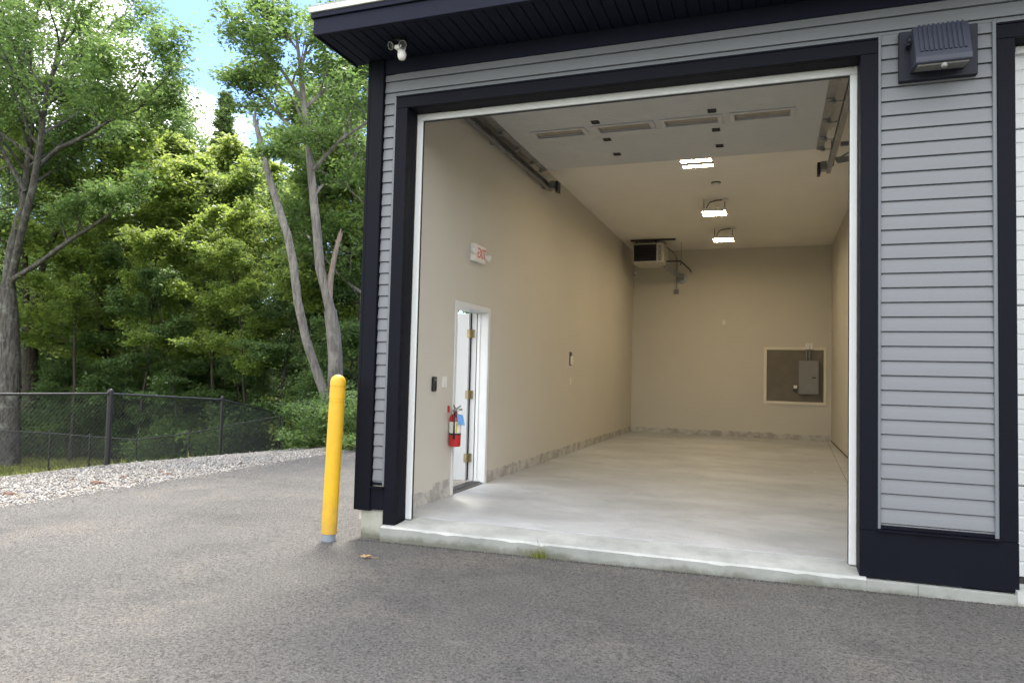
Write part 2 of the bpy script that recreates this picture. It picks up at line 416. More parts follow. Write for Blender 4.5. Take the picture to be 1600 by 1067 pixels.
def stones():
    rng = np.random.default_rng(3); n = 42000
    y = rng.uniform(2.5, 17.5, n); lo = fence_x(y) - .25; x = lo + (EDGE + .10 - lo) * rng.random(n)
    # a few loose ones thrown onto the drive
    k = 1500; x[:k] = EDGE + np.abs(rng.normal(0, .30, k)); 
    z = gz(x, y) - .012; z[:k] = gz(np.maximum(x[:k], EDGE), y[:k]) + .004
    r = rng.uniform(.007, .021, n) * np.where(rng.random(n) < .04, 1.7, 1.); r[:k] *= .5
    ico = np.array([(1, 0, 0), (-1, 0, 0), (0, 1, 0), (0, -1, 0), (0, 0, 1), (0, 0, -1)], float)
    fs0 = np.array([(0, 2, 4), (2, 1, 4), (1, 3, 4), (3, 0, 4), (2, 0, 5), (1, 2, 5), (3, 1, 5), (0, 3, 5)])
    sc = r[:, None] * np.stack([rng.uniform(.7, 1.5, n), rng.uniform(.7, 1.3, n), rng.uniform(.5, .9, n)], 1)
    V = ico[None] * sc[:, None, :] + rng.normal(0, .15, (n, 6, 3)) * r[:, None, None]
    a = rng.uniform(0, 2 * PI, n); c, s = np.cos(a)[:, None], np.sin(a)[:, None]
    tl = rng.uniform(-.5, .5, n)[:, None]
    X, Y, Z = V[..., 0], V[..., 1], V[..., 2]
    X, Z = X * np.cos(tl) - Z * np.sin(tl), X * np.sin(tl) + Z * np.cos(tl)
    V = np.stack([X * c - Y * s + x[:, None], X * s + Y * c + y[:, None], Z + z[:, None] + .3 * r[:, None]], -1)
    o = raw_mesh('gravel_stones', V.reshape(-1, 3), (fs0[None] + 6 * np.arange(n)[:, None, None]).reshape(-1, 3), 'stone')
    tag(o, 'loose grey and white gravel stones between the asphalt and the fence', 'gravel', kind='stuff')
def raw_mesh(name, V, Fa, m, smooth=False):
    V = np.ascontiguousarray(V, np.float32); Fa = np.ascontiguousarray(Fa, np.int32); k = Fa.shape[1]
    me = bpy.data.meshes.new(name)
    me.vertices.add(len(V)); me.vertices.foreach_set('co', V.ravel())
    me.loops.add(Fa.size); me.loops.foreach_set('vertex_index', Fa.ravel())
    me.polygons.add(len(Fa)); me.polygons.foreach_set('loop_start', np.arange(0, Fa.size, k, dtype=np.int32))
    me.update(calc_edges=True); me.materials.append(M[m] if isinstance(m, str) else m)
    if smooth: me.shade_smooth()
    o = bpy.data.objects.new(name, me); COL.objects.link(o); return o
stones()

def grit():
    rng = np.random.default_rng(8); n = 2600
    x = rng.uniform(-3.4, 1.6, n); y = 5.548 - np.abs(rng.normal(0, .03, n)); z = gz(x, y); r = rng.uniform(.002, .0065, n)
    a = rng.uniform(0, 2 * PI, n); q = np.array([(1, 0, 0), (-.5, .86, 0), (-.5, -.86, 0), (0, 0, 1)]) ; V = q[None] * r[:, None, None]
    c_, s_ = np.cos(a)[:, None], np.sin(a)[:, None]; V = np.stack([V[..., 0] * c_ - V[..., 1] * s_ + x[:, None], V[..., 0] * s_ + V[..., 1] * c_ + y[:, None], V[..., 2] * .8 + z[:, None]], -1)
    F_ = np.array([(0, 1, 3), (1, 2, 3), (2, 0, 3)])
    tag(raw_mesh('grit', V.reshape(-1, 3), (F_[None] + 4 * np.arange(n)[:, None, None]).reshape(-1, 3), 'dirt'), 'dark grit and debris gathered where the asphalt meets the concrete sill', 'grit', kind='stuff')
grit()
def grass():
    rng = np.random.default_rng(5); n = 60000
    y = rng.uniform(3, 21.5, n); x = fence_x(np.minimum(y, 17)) - rng.random(n) * 17 + .05
    z = gz(x, y) - .06; h = rng.uniform(.05, .15, n) + (rng.random(n) < .02) * .1; a = rng.uniform(0, 2 * PI, n); w = rng.uniform(.010, .022, n); ln = rng.normal(0, .05, (n, 2))
    V = np.zeros((n, 3, 3)); V[:, 0] = np.stack([x - w * np.cos(a), y - w * np.sin(a), z], 1); V[:, 1] = np.stack([x + w * np.cos(a), y + w * np.sin(a), z], 1)
    V[:, 2] = np.stack([x + ln[:, 0], y + ln[:, 1], z + h], 1)
    tag(raw_mesh('grass', V.reshape(-1, 3), np.arange(3 * n).reshape(-1, 3), 'grass'), 'short rough grass growing behind the chain-link fence', 'grass', kind='stuff')
grass()

# ------------------------------------------------------------------ building
B = thing('garage_building', 'grey sided garage building with black trim and its tall bay door open', 'building', (0, 5.62, 0))
XL, XR, Y0, ZO = -3.077, .580, 5.62, 3.667          # opening
XW, XRW, YB, ZC = -3.25, 1.249, 17.66, 4.43         # room
E_ = .10226

def siding(name, x0, x1, z0, z1, y=5.64):
    mb = MB(); k = math.floor((z0 - .353) / E_ + 1e-6)
    while True:
        a = .353 + k * E_; b = a + E_; k += 1
        if a > z1 - .005: break
        lo, hi = max(a, z0), min(b, z1)
        if hi - lo < .006: continue
        t = lambda z: (b - z) / E_        # 1 at the row's bottom, 0 at its top
        def yy(z): q = t(z); return y - .004 - .0145 * q - .002 * math.sin(q * PI) + (.008 if q < .05 else 0)
        zs = [lo + (hi - lo) * f for f in (0, .25, .5, .75, .9, 1.)]
        pf = [(yy(z), z) for z in zs]
        pf = [(y + .012, lo), (yy(lo), lo)] + pf[1:] + [(y + .012, hi)]
        mb.prism(pf, 'x', x0, x1)
    return mb.build(name, 'siding', B)
siding('siding', -3.318, -3.215, .335, 3.99)
siding('siding', .712, 1.395, .335, 3.80)
siding('siding', -3.216, .690, 3.80, 3.995)
siding('siding', .690, 9.0, 3.802, 3.995)

# J channels round the openings
mb = MB(); mb.box(-3.216, -3.193, 5.612, 5.645, .31, 3.804).box(-3.193, .694, 5.614, 5.645, 3.781, 3.804)
mb.box(.694, .714, 5.612, 5.645, .31, 3.804)
mb.build('trim_channel', 'jchan', B, .003)
mb = MB(); mb.box(1.393, 1.418, 5.612, 5.645, .31, 3.804).box(1.418, 9., 5.614, 5.645, 3.781, 3.804); mb.build('trim_channel', 'jchan', B, .003)
# black trim of the near bay
mb = MB()
mb.box(-3.193, XL, 5.605, 5.645, -.018, ZO).box(-3.193, .694, 5.605, 5.645, ZO + .002, 3.765).box(-3.193, .694, 5.598, 5.640, 3.766, 3.781)
mb.box(XR, .694, 5.605, 5.645, .298, ZO)
mb.box(XL - .04, XL, 5.647, 5.80, -.018, ZO).box(XR, XR + .04, 5.647, 5.80, -.018, ZO).box(XL - .04, XR + .04, 5.647, 5.80, ZO + .001, ZO + .04)
mb.build('door_trim', 'black', B, .002)
mb = MB(); mb.box(XR, 1.523, 5.600, 5.645, -.022, .296).box(1.418, 1.523, 5.605, 5.645, .298, ZO).box(1.418, 5.3, 5.605, 5.645, ZO + .002, 3.765).box(1.418, 5.3, 5.598, 5.640, 3.766, 3.781)
mb.box(1.483, 1.523, 5.647, 5.80, .0, ZO).box(1.483, 5.3, 5.647, 5.80, ZO + .001, ZO + .04)
mb.build('door_trim', 'black', B, .002)
# ledges under the siding
mb = MB(); mb.box(.690, 1.420, 5.575, 5.64, .298, .308).box(.714, 1.393, 5.625, 5.643, .31, .336); mb.build('ledge', 'black', B, .002)
mb = MB(); mb.box(-3.335, -3.19, 5.575, 5.64, .290, .300).box(-3.32, -3.216, 5.625, 5.643, .31, .336); mb.build('ledge', 'black', B, .002)
mb = MB(); mb.box(-3.322, -3.1945, 5.607, 5.645, .100, .288); mb.build('base_board', 'black', B, .002)
mb = MB(); mb.box(-3.455, -3.323, 5.595, 5.645, .088, 4.128).box(-3.485, -3.4555, 5.595, 5.74, .088, 4.128); mb.build('corner_board', 'black', B, .003)
# frieze, soffit, fascia, drip edge, roof
mb = MB(); mb.box(-3.322, 9., 5.612, 5.645, 3.996, 4.128); mb.build('frieze_board', 'soffit', B, .002)
mb = MB(); w = .1; x = -3.635
while x < 9:
    mb.prism([(x + .004, 4.143), (x + .004, 4.133), (x + .010, 4.130), (x + w - .006, 4.130), (x + w - .002, 4.138), (x + w - .002, 4.143)], 'y', 5.02, 5.645); x += w
mb.box(-3.636, 9, 5.02, 5.645, 4.1435, 4.16)
for yy in (5.72, 18.3): pass
mb.build('soffit', 'soffit', B)
mb = MB(); mb.box(-3.655, 9, 4.985, 5.018, 4.118, 4.255).box(-3.655, -3.637, 5.0185, 5.66, 4.118, 4.255); mb.build('fascia', 'soffit', B, .003)
mb = MB(); mb.box(-3.672, 9, 4.965, 5.02, 4.257, 4.300).box(-3.672, -3.64, 5.0205, 18.4, 4.257, 4.300); mb.build('fascia_cap', 'soffit', B, .003)
mb = MB(); mb.prism([(4.952, 4.302), (4.952, 4.345), (4.965, 4.352), (5.06, 4.352), (5.06, 4.302)], 'x', -3.685, 9.); mb.build('drip_edge', 'drip', B, .002)
mb = MB(); mb.prism([(4.97, 4.354), (4.97, 4.37), (18.5, 6.62), (18.5, 6.56), (5.1, 4.354)], 'x', -3.69, 9.); mb.build('roof', 'roof', B)
# walls: cladding side and room side
mb = MB()
mb.box(-3.455, XL - .04, 5.647, 5.85, .0, 4.3).box(XR + .04, 1.483, 5.647, 5.85, .0, 4.3).box(XL - .04, XR + .04, 5.647, 5.85, ZO + .041, 4.3).box(1.484, 9., 5.647, 5.85, ZO + .041, 4.3)
mb.box(5.3, 9., 5.647, 5.85, 0, ZO + .04)
mb.build('front_wall', 'wall', B)
DY0, DY1, DZ = 7.175, 8.088, 2.052
mb = MB(); mb.box(-3.452, XW, 5.851, DY0 - .012, -.01, 4.6).box(-3.452, XW, DY1 + .012, YB, -.01, 4.6).box(-3.452, XW, DY0 - .012, DY1 + .012, DZ + .012, 4.6)
mb.build('side_wall', 'wall', B)
mb = MB(); mb.box(XRW, XRW + .15, 5.851, YB, -.01, 4.6); mb.build('partition_wall', 'wall', B)
mb = MB(); mb.box(-3.452, XRW + .15, YB + .0005, YB + .2, -.01, 6.4); mb.build('back_wall', 'wall', B)
mb = MB(); mb.box(XW + .0005, XRW - .0005, 5.851, YB - .0005, ZC, ZC + .04); mb.build('ceiling', 'ceiling', B)
# grey outside of the side wall, seen from further round
mb = MB(); k = 0
for k in range(38):
    a = .353 + k * E_
    mb.prism([(-3.455, a), (-3.476, a), (-3.462, a + E_ - .001), (-3.455, a + E_ - .001)], 'y', 5.742, 7.05)
    mb.prism([(-3.455, a), (-3.476, a), (-3.462, a + E_ - .001), (-3.455, a + E_ - .001)], 'y', 8.21, 17.8)
mb.build('siding', 'siding', B)
# foundation, apron, floor
mb = MB(); mb.box(-3.425, -3.205, 5.63, 5.85, -.40, .088); mb.box(-3.43, -3.2505, 5.8505, 17.8, -.4, -.012); mb.build('foundation', 'found', B, .006)
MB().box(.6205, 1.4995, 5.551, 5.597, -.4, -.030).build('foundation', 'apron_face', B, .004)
MB().box(.93, .9325, 5.5502, 5.552, -.13, -.03).build('crack', 'rubber', B)
def jag(x0, x1, n, lo, hi, seed):
    rg = random.Random(seed); return [(x0 + (x1 - x0) * i / n, lo + (hi - lo) * rg.random()) for i in range(n + 1)]
# apron: top falls slightly to the front, front edge chipped
mb = MB(); n = 60
pts = []
rg = random.Random(4)
for i in range(n + 1):
    x = -3.185 + (.78 + 3.185 - .16) * i / n
    c = .0 if rg.random() > .25 else rg.uniform(.002, .012)
    pts.append((x, c))
vs = []; fs = []
for x, c in pts:
    vs += [(x, 5.925, .0), (x, 5.575 + c, -.024), (x, 5.556, -.036 - c), (x, 5.550, -.40)]
for i in range(n):
    for j in range(3): fs.append((i * 4 + j, i * 4 + j + 1, i * 4 + j + 5, i * 4 + j + 4))
fs += [(0, 1, 2, 3), tuple(n * 4 + k for k in (3, 2, 1, 0))]
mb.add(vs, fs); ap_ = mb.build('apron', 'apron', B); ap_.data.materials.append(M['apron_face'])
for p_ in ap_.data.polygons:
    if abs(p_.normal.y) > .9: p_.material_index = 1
mb = MB(); mb.box(XW, XRW, 5.937, YB, -.1, .0015); mb.box(XW, XL, 5.851, 5.936, -.1, .001).box(XR, XRW, 5.851, 5.936, -.1, .001); mb.build('floor', 'floor', B)
mb = MB(); mb.box(XW, XRW, 5.9255, 5.9365, -.1, -.003); mb.build('floor_joint', 'joint', B)
mb = MB()
P = [Vector((1.17, 17.6, .0022)), Vector((.99, 12., .0022)), Vector((.80, 6.0, .0022))]
for i in range(2):
    a, b = P[i], P[i + 1]; mb.add([a + Vector((-.004, 0, 0)), a + Vector((.004, 0, 0)), b + Vector((.003, 0, 0)), b + Vector((-.003, 0, 0))], [(0, 1, 2, 3)])
mb.build('floor_crack', mat('crack', (.16, .15, .13), .9), B)
mb = MB(); mb.box(1.5, 9., 5.556, 6.4, -.4, -.004); mb.build('apron', 'apron', B)

# bare base of the walls with a torn plaster edge
def base_strip(axis_, fixed, a, b, n, lo, hi, seed, inward):
    mb = MB(); tops = jag(a, b, n, lo, hi, seed); poly = [(a, .0025)] + tops + [(b, .0025)]
    if axis_ == 'x': mb.prism(poly, 'x', *sorted((fixed, fixed + inward)))
    else: mb.prism(poly, 'y', *sorted((fixed, fixed + inward)))
    return mb.build('wall_base', 'curb', B)
base_strip('x', XW - .002, 8.15, YB, 170, .118, .155, 1, .007)
base_strip('x', XW - .002, 5.855, 6.70, 9, .10, .15, 2, .007)
base_strip('x', XW - .002, 6.703, 7.085, 5, .165, .19, 5, .007)
base_strip('y', YB + .002, XW + .01, XRW - .01, 50, .105, .145, 3, -.007)
mb = MB(); mb.box(XRW - .006, XRW - .0005, 5.9, YB - .02, .004, .035); mb.build('wall_base', mat('dark_gap', (.16, .13, .09), .9, var=.3), B)

# white stops of the bay door
mb = MB(); mb.box(XL, XL + .056, 5.800, 5.840, .003, ZO - .058).box(XR - .05, XR, 5.800, 5.840, .003, ZO - .058).box(XL, XR, 5.800, 5.840, ZO - .057, ZO)
mb.build('door_stop', 'white', B, .004)
mb = MB(); mb.box(XL + .056, XL + .062, 5.815, 5.83, .003, ZO - .058).box(XR - .056, XR - .05, 5.815, 5.83, .003, ZO - .058).box(XL + .057, XR - .05, 5.815, 5.83, ZO - .068, ZO - .058)
mb.build('door_seal', 'rubber', B)

# raised sectional door under the ceiling
ZD = 4.190; DX0, DX1 = -3.07, .575
def ribbed(mb, x0, x1, y0, y1):
    """slab with shallow lengthwise ribs on its underside"""
    n = max(1, round((y1 - y0) / .051)); s = (y1 - y0) / n; pf = []
    for i in range(n):
        a = y0 + i * s; pf += [(a + .002, ZD + .003), (a + .006, ZD), (a + s - .006, ZD), (a + s - .002, ZD + .003)]
    pf = pf + [(y1 - .002, ZD + .045), (y0 + .002, ZD + .045)]
    mb.prism(pf, 'x', x0, x1)
OD = MB(); secs = [(5.92, 6.63), (6.63, 7.24), (7.24, 7.85), (7.85, 8.47), (8.47, 9.07), (9.07, 9.53)]
WIN = [(-2.683, -2.117), (-1.924, -1.331), (-1.161, -.588), (-.410, .160)]
for a, b in secs:
    if a != 7.85: ribbed(OD, DX0, DX1, a, b)
ribbed(OD, DX0, DX1, 7.85, 8.010); ribbed(OD, DX0, DX1, 8.212, 8.47)
e = [DX0] + [v for w_ in WIN for v in w_] + [DX1]
for i in range(0, len(e), 2): ribbed(OD, e[i], e[i + 1], 8.010, 8.212)
door = OD.build('overhead_door', 'door_white', B)
for x0, x1 in WIN:
    f = MB(); o_, y0, y1 = .055, 8.010, 8.212
    f.box(x0 - o_, x1 + o_, y0 - .045, y0, ZD - .012, ZD - .0005).box(x0 - o_, x1 + o_, y1, y1 + .045, ZD - .012, ZD - .0005)
    f.box(x0 - o_, x0, y0, y1, ZD - .012, ZD - .0005).box(x1, x1 + o_, y0, y1, ZD - .012, ZD - .0005)
    f.build('window_frame', 'door_white', door, .004)
    MB().box(x0 + .001, x1 - .001, y0 + .001, y1 - .001, ZD + .018, ZD + .024).build('window_pane', 'pane', door)
def hinge(cx, cy):
    h = MB(); h.box(cx - .045, cx + .045, cy - .055, cy - .012, ZD - .005, ZD).box(cx - .045, cx + .045, cy + .012, cy + .055, ZD - .005, ZD).box(cx - .04, cx - .02, cy - .02, cy + .02, ZD - .012, ZD - .001).box(cx + .02, cx + .04, cy - .02, cy + .02, ZD - .012, ZD - .001)
    h.tube([(cx - .045, cy, ZD - .010), (cx + .045, cy, ZD - .010)], .007, 6); h.build('hinge', 'dark_metal', door)
for cx in (-1.905, -.63):
    for cy in (7.85, 8.47, 9.07): hinge(cx, cy)
for sx, x0 in ((1, DX0), (-1, DX1)):
    s_ = MB(); a, b = sorted((x0, x0 + sx * .085)); s_.box(a, b, 5.93, 9.52, ZD - .006, ZD - .0008); s_.build('end_stile', 'galv', door)
    for cy in (6.63, 7.24, 7.85, 8.47, 9.07, 9.46):
        h = MB(); a, b = sorted((x0 + sx * .005, x0 + sx * .08)); h.box(a, b, cy - .05, cy + .05, ZD - .014, ZD - .0065)
        a, b = sorted((x0 - sx * .012, x0 + sx * .03)); h.box(a, b, cy - .03, cy + .03, ZD - .045, ZD - .013)
        h.tube([(x0 + sx * .06, cy, ZD - .03), (x0 - sx * .10, cy, ZD - .03)], .006, 6)
        h.lathe([(.012, -.01), (.024, -.008), (.024, .008), (.012, .01)], (x0 - sx * .095, cy, ZD - .03), (1, 0, 0), 10)
        h.build('roller_hinge', 'galv', door)
for sx, xt in ((1, -3.205), (-1, .712)):
    t = MB(); z0, z1 = 4.105, 4.185
    a = lambda u, v: tuple(sorted((xt + sx * u, xt + sx * v)))
    t.box(*a(0, .003), 5.9, 10.37, z0, z1).box(*a(.003, .055), 5.9, 10.37, z0, z0 + .003).box(*a(.003, .055), 5.9, 10.37, z1 - .003, z1).box(*a(.052, .055), 5.9, 10.37, z0 + .003, z0 + .014)
    t.box(*a(-.03, -.0005), 5.9, 10.33, z1 + .001, z1 + .005).box(*a(-.0045, -.0005), 5.9, 10.33, z1 - .03, z1)
    tr = t.build('door_track', 'galv', B)
    bp = MB(); bp.box(*a(.06, .13), 10.15, 10.28, z0 + .0, z1 + .03).box(*a(.004, .06), 10.2, 10.23, z0 + .02, z0 + .05); bp.build('track_bumper', 'galv', tr)
    bp = MB(); bp.box(*a(.13, .17), 10.22, 10.36, z0 - .04, z1 + .04); bp.build('stop_plate', 'dark_metal', tr)
MB().prism([(.69, 4.10), (.73, 4.10), (.73, ZC), (.69, ZC)], 'y', 10.0, 10.004).build('hanger_strap', 'galv', B)
MB().prism([(.716, 4.10), (.75, 4.10), (1.249, 4.36), (1.249, 4.405)], 'y', 9.72, 9.724).build('brace', 'galv', B)
MB().prism([(9.30, 4.194), (9.30, 4.19), (9.34, 4.19), (9.34, 4.15), (9.344, 4.15), (9.344, 4.194)], 'x', .75, 1.2485).build('track_bracket', 'galv', B)
MB().prism([(.72, 4.185), (.76, 4.185), (1.249, 4.2), (1.249, 4.16), (.76, 4.1)], 'y', 9.9, 9.903).build('brace', 'galv', B)
for yb in (8.0, 10.1): MB().box(XW + .0005, XW + .045, yb, yb + .04, 4.10, 4.104).build('track_bracket', 'galv', B)

# second bay door at the right edge
d2 = MB(); pf = []
z = .035
while z < 3.62:
    s = .102; pf += [(5.800, z + .004), (5.7955, z + .010), (5.7955, z + s - .010), (5.800, z + s - .004)]; z += s
pf += [(5.86, z), (5.86, .035)]
d2.prism(pf, 'x', 1.53, 5.29); d2o = d2.build('overhead_door', 'door_white', B)
MB().box(1.53, 5.29, 5.785, 5.86, .0, .034).build('bottom_seal', 'rubber', d2o)
d = MB()
for k in range(1, 6): d.box(1.53, 5.29, 5.797, 5.7995, .035 + .612 * k - .003, .035 + .612 * k + .003)
d.build('section_joint', 'rubber', d2o)
MB().box(1.524, 1.566, 5.76, 5.794, .003, ZO - .002).box(1.567, 5.29, 5.76, 5.794, ZO - .05, ZO - .001).build('door_stop', 'white', B, .004)

# exit door in the side wall
cs = MB(); c0, c1 = DY0 - .057, DY1 + .057
cs.box(XW + .0005, XW + .014, c0, DY0, .003, DZ + .057).box(XW + .0005, XW + .014, DY1, c1, .003, DZ + .057).box(XW + .0005, XW + .014, DY0 + .0005, DY1 - .0005, DZ, DZ + .057)
jm = cs.build('door_casing', 'white', B, .003)
jb = MB(); jb.box(-3.455, XW + .006, DY0 - .011, DY0, .0, DZ).box(-3.455, XW + .006, DY1, DY1 + .011, .0, DZ).box(-3.455, XW + .006, DY0 - .011, DY1 + .011, DZ + .001, DZ + .011)
jb.box(-3.375, -3.34, DY1 - .014, DY1 - .0005, .02, DZ - .001)
jb.build('door_jamb', 'white', B)
MB().box(-3.386, -3.376, DY1 - .012, DY1 - .0006, .02, DZ - .002).build('weather_strip', 'rubber', jm)
th = MB(); th.prism([(-3.455, .002), (-3.455, .012), (-3.40, .024), (-3.31, .024), (-3.252, .006), (-3.252, .002)], 'y', DY0 + .001, DY1 - .001)
for xx in (-3.40, -3.355, -3.31): th.box(xx, xx + .008, DY0 + .002, DY1 - .002, .0245, .028)
th.build('threshold', mat('threshold_metal', (.10, .10, .10), .5, metal=.5, var=.5, vscale=20), jm)
MB().box(-3.474, -3.456, 8.0655, 8.12, .03, DZ - .003).build('weather_strip', 'rubber', jm)
lf = MB(); lf.box(-4.37, -3.463, 8.02, 8.065, .032, 2.04)
leaf = lf.build('exit_door', 'door_white', B, .003)
em = MB()
for (xa, xb, za, zb) in ((-4.25, -3.62, .25, .95), (-4.25, -3.62, 1.10, 1.90)):
    em.box(xa, xb, 8.0165, 8.0195, za, za + .012).box(xa, xb, 8.0165, 8.0195, zb, zb + .012).box(xa, xa + .012, 8.0165, 8.0195, za + .012, zb).box(xb - .012, xb, 8.0165, 8.0195, za + .012, zb)
em.build('door_moulding', 'door_white', leaf)
for z in (.30, 1.06, 1.80):
    h = MB(); h.box(-3.488, -3.452, 8.0135, 8.0193, z - .05, z + .05).box(-3.450, -3.415, 8.0785, 8.0872, z - .05, z + .05).box(-3.452, -3.444, 8.0135, 8.087, z - .05, z + .05).tube([(-3.455, 8.012, z - .058), (-3.455, 8.012, z + .058)], .008, 8)
    h.build('hinge', 'brass', leaf)

# ------------------------------------------------------------------ things on the building
# wall light
t = thing('wall_light', 'dark finned wall light on a square backplate on the grey siding', 'wall light', (1.06, 5.6, 3.6))
MB().box(.821, 1.30, 5.575, 5.622, 3.432, 3.785).build('backplate', 'backplate', t, .004)
bd = MB(); bd.prism([(5.574, 3.735), (5.515, 3.765), (5.47, 3.765), (5.352, 3.500), (5.352, 3.462), (5.366, 3.455), (5.54, 3.478), (5.574, 3.478)], 'x', .888, 1.222); body = bd.build('housing', 'fixture', t, .008, seg=2)
fn = MB()
for k in range(10):
    x = .920 + .0285 * k; fn.prism([(5.472, 3.7655), (5.466, 3.770), (5.362, 3.545), (5.368, 3.5405)], 'x', x, x + .017)
fn.build('cooling_fin', 'fixture', body)
MB().prism([(5.375, 3.4558), (5.380, 3.449), (5.525, 3.468), (5.530, 3.4762)], 'x', .905, 1.205).build('lens', 'lens', t)
MB().lathe([(.006, 0), (.018, .004), (.02, .02), (.012, .03)], (1.06, 5.38, 3.452), (0, -.2, -1), 12).build('sensor', 'panel_grey', t, smooth=R(50))
MB().tube([(.887, 5.50, 3.68), (.862, 5.50, 3.68)], .025, 10).tube([(.868, 5.49, 3.66), (.868, 5.56, 3.66)], .012, 8).build('swivel', 'backplate', t)

# flood light with motion sensor under the soffit
t = thing('security_light', 'small security light with two round lamps and white motion sensor under the eave', 'security light', (-3.0, 5.30, 4.13))
MB().lathe([(.055, 0), (.055, -.02), (.045, -.03)], (-3.0, 5.30, 4.130)).build('base', 'plastic_k', t, smooth=R(40))
for dx, ax in ((-.045, (-.35, -.85, -.45)), (.045, (.2, -.85, -.5))):
    a = Vector(ax).normalized(); c = Vector((-3.0 + dx, 5.285, 4.085))
    l = MB().lathe([(.012, -.03), (.028, -.015), (.034, .03), (.036, .045), (.030, .045), (.026, .036)], c, a, 18).build('lamp_head', 'plastic_k', t, smooth=R(45))
    rg_ = MB(); n = 20; u = a.orthogonal().normalized(); w = a.cross(u)
    rg_.tube([c + a * .046 + (u * math.cos(q * 2 * PI / n) + w * math.sin(q * 2 * PI / n)) * .031 for q in range(n + 1)], .003, 6); rg_.build('rim', 'panel_grey', l)
MB().lathe([(.018, 0), (.022, -.03), (.030, -.045), (.030, -.075), (.018, -.085)], (-2.985, 5.30, 4.10), (.1, -.1, 1), 14).build('neck', 'plastic_w', t, smooth=R(45))
MB().prism([(-3.055, 4.068), (-2.96, 4.078), (-2.965, 4.045), (-3.02, 4.035)], 'y', 5.25, 5.33).build('bracket', 'plastic_w', t, .006)
MB().lathe([(.006, -.044), (.026, -.036), (.036, -.015), (.038, .01), (.029, .033), (.012, .043)], (-2.965, 5.275, 3.985), (0, 0, 1), 18).build('sensor_head', 'plastic_w', t, smooth=True)
MB().tube([(-2.95, 5.29, 4.11), (-2.93, 5.28, 4.07), (-2.945, 5.28, 4.02)], .004, 6).build('cable', 'plastic_w', t)

# exit sign
t = thing('exit_sign', 'white and red EXIT sign with two small lamp heads above the side door', 'exit sign', (XW, 7.66, 2.70))
MB().box(XW + .0005, XW + .055, 7.49, 7.84, 2.60, 2.80).build('housing', 'plastic_w', t, .008, seg=2)
text_mesh('lettering', 'EXIT', .168, Matrix.Translation((XW + .0565, 7.705, 2.70)) @ Matrix(((0, 0, 1, 0), (1, 0, 0, 0), (0, 1, 0, 0), (0, 0, 0, 1))) @ Matrix.Scale(.74, 4, (1, 0, 0)), 'sign_red', t)
for yy, zz in ((7.475, 2.715), (7.875, 2.685)):
    MB().lathe([(.012, -.03), (.036, -.018), (.042, .02), (.038, .028), (.01, .03)], (XW + .06, yy, zz), (1, -.25, -.25), 16).build('lamp_head', 'plastic_w', t, smooth=R(45))
MB().lathe([(.03, 0), (.03, .004), (.022, .006)], (XW + .055, 7.545, 2.715), (1, 0, 0), 16).build('indicator', 'lens', t)

t = thing('card_reader', 'narrow black keypad reader mounted on the wall near the bay opening', 'card reader', (XW, 6.63, 1.2))
MB().box(XW + .0005, XW + .035, 6.595, 6.665, 1.125, 1.275).build('case', 'plastic_k', t, .012, seg=3)
MB().box(XW + .0352, XW + .037, 6.605, 6.655, 1.235, 1.255).build('display', 'lens', t)
MB().box(XW + .0352, XW + .038, 6.61, 6.65, 1.15, 1.22).build('keypad', 'rubber', t)
t = thing('light_switch', 'white double light switch plate between the keypad and the side door', 'light switch', (XW, 6.903, 1.217))
MB().box(XW + .0005, XW + .007, 6.845, 6.960, 1.157, 1.277).build('plate', 'plastic_w', t, .002)
for yy in (6.875, 6.93): MB().box(XW + .0072, XW + .012, yy - .012, yy + .012, 1.185, 1.25).build('rocker', 'plastic_w', t, .002)
# thermostat half way down the side wall
t = thing('thermostat', 'small thermostat box halfway along the side wall above an outlet plate', 'thermostat', (XW, 11.912, 1.617))
MB().box(XW + .0005, XW + .012, 11.85, 11.97, 1.50, 1.73).build('plate', 'dark_metal', t, .003)
MB().box(XW + .0125, XW + .035, 11.862, 11.958, 1.515, 1.655).build('cover', 'plastic_w', t, .004)
MB().lathe([(.028, 0), (.028, .02), (.02, .024)], (XW + .0125, 11.91, 1.69), (1, 0, 0), 16).build('dial', 'galv', t)
t = thing('outlet_plate', 'pale outlet plate low on the side wall under the thermostat', 'outlet', (XW, 11.942, 1.234))
MB().box(XW + .0005, XW + .007, 11.905, 11.98, 1.175, 1.293).build('plate', 'plastic_w', t, .002)
for zz in (1.208, 1.26): MB().box(XW + .0072, XW + .009, 11.925, 11.96, zz - .014, zz + .014).build('socket', 'plastic_w', t)
t = thing('blank_plate', 'small blank plate in the middle of the back wall', 'wall plate', (-1.086, YB, 2.67))
MB().box(-1.12, -1.05, YB - .007, YB - .0005, 2.62, 2.73).build('plate', 'plastic_w', t, .002); MB().lathe([(.005, 0), (.005, .002)], (-1.085, YB - .007, 2.675), (0, -1, 0), 8).build('screw', 'galv', t)
t = thing('wall_sensor', 'tiny pale sensor on the back wall in the corner below the heater', 'sensor', (-3.2, YB, 3.86))
MB().box(-3.235, -3.165, YB - .04, YB - .0005, 3.80, 3.93).build('case', 'plastic_w', t, .006); MB().box(-3.22, -3.18, YB - .043, YB - .0405, 3.82, 3.86).build('lens', 'lens', t)

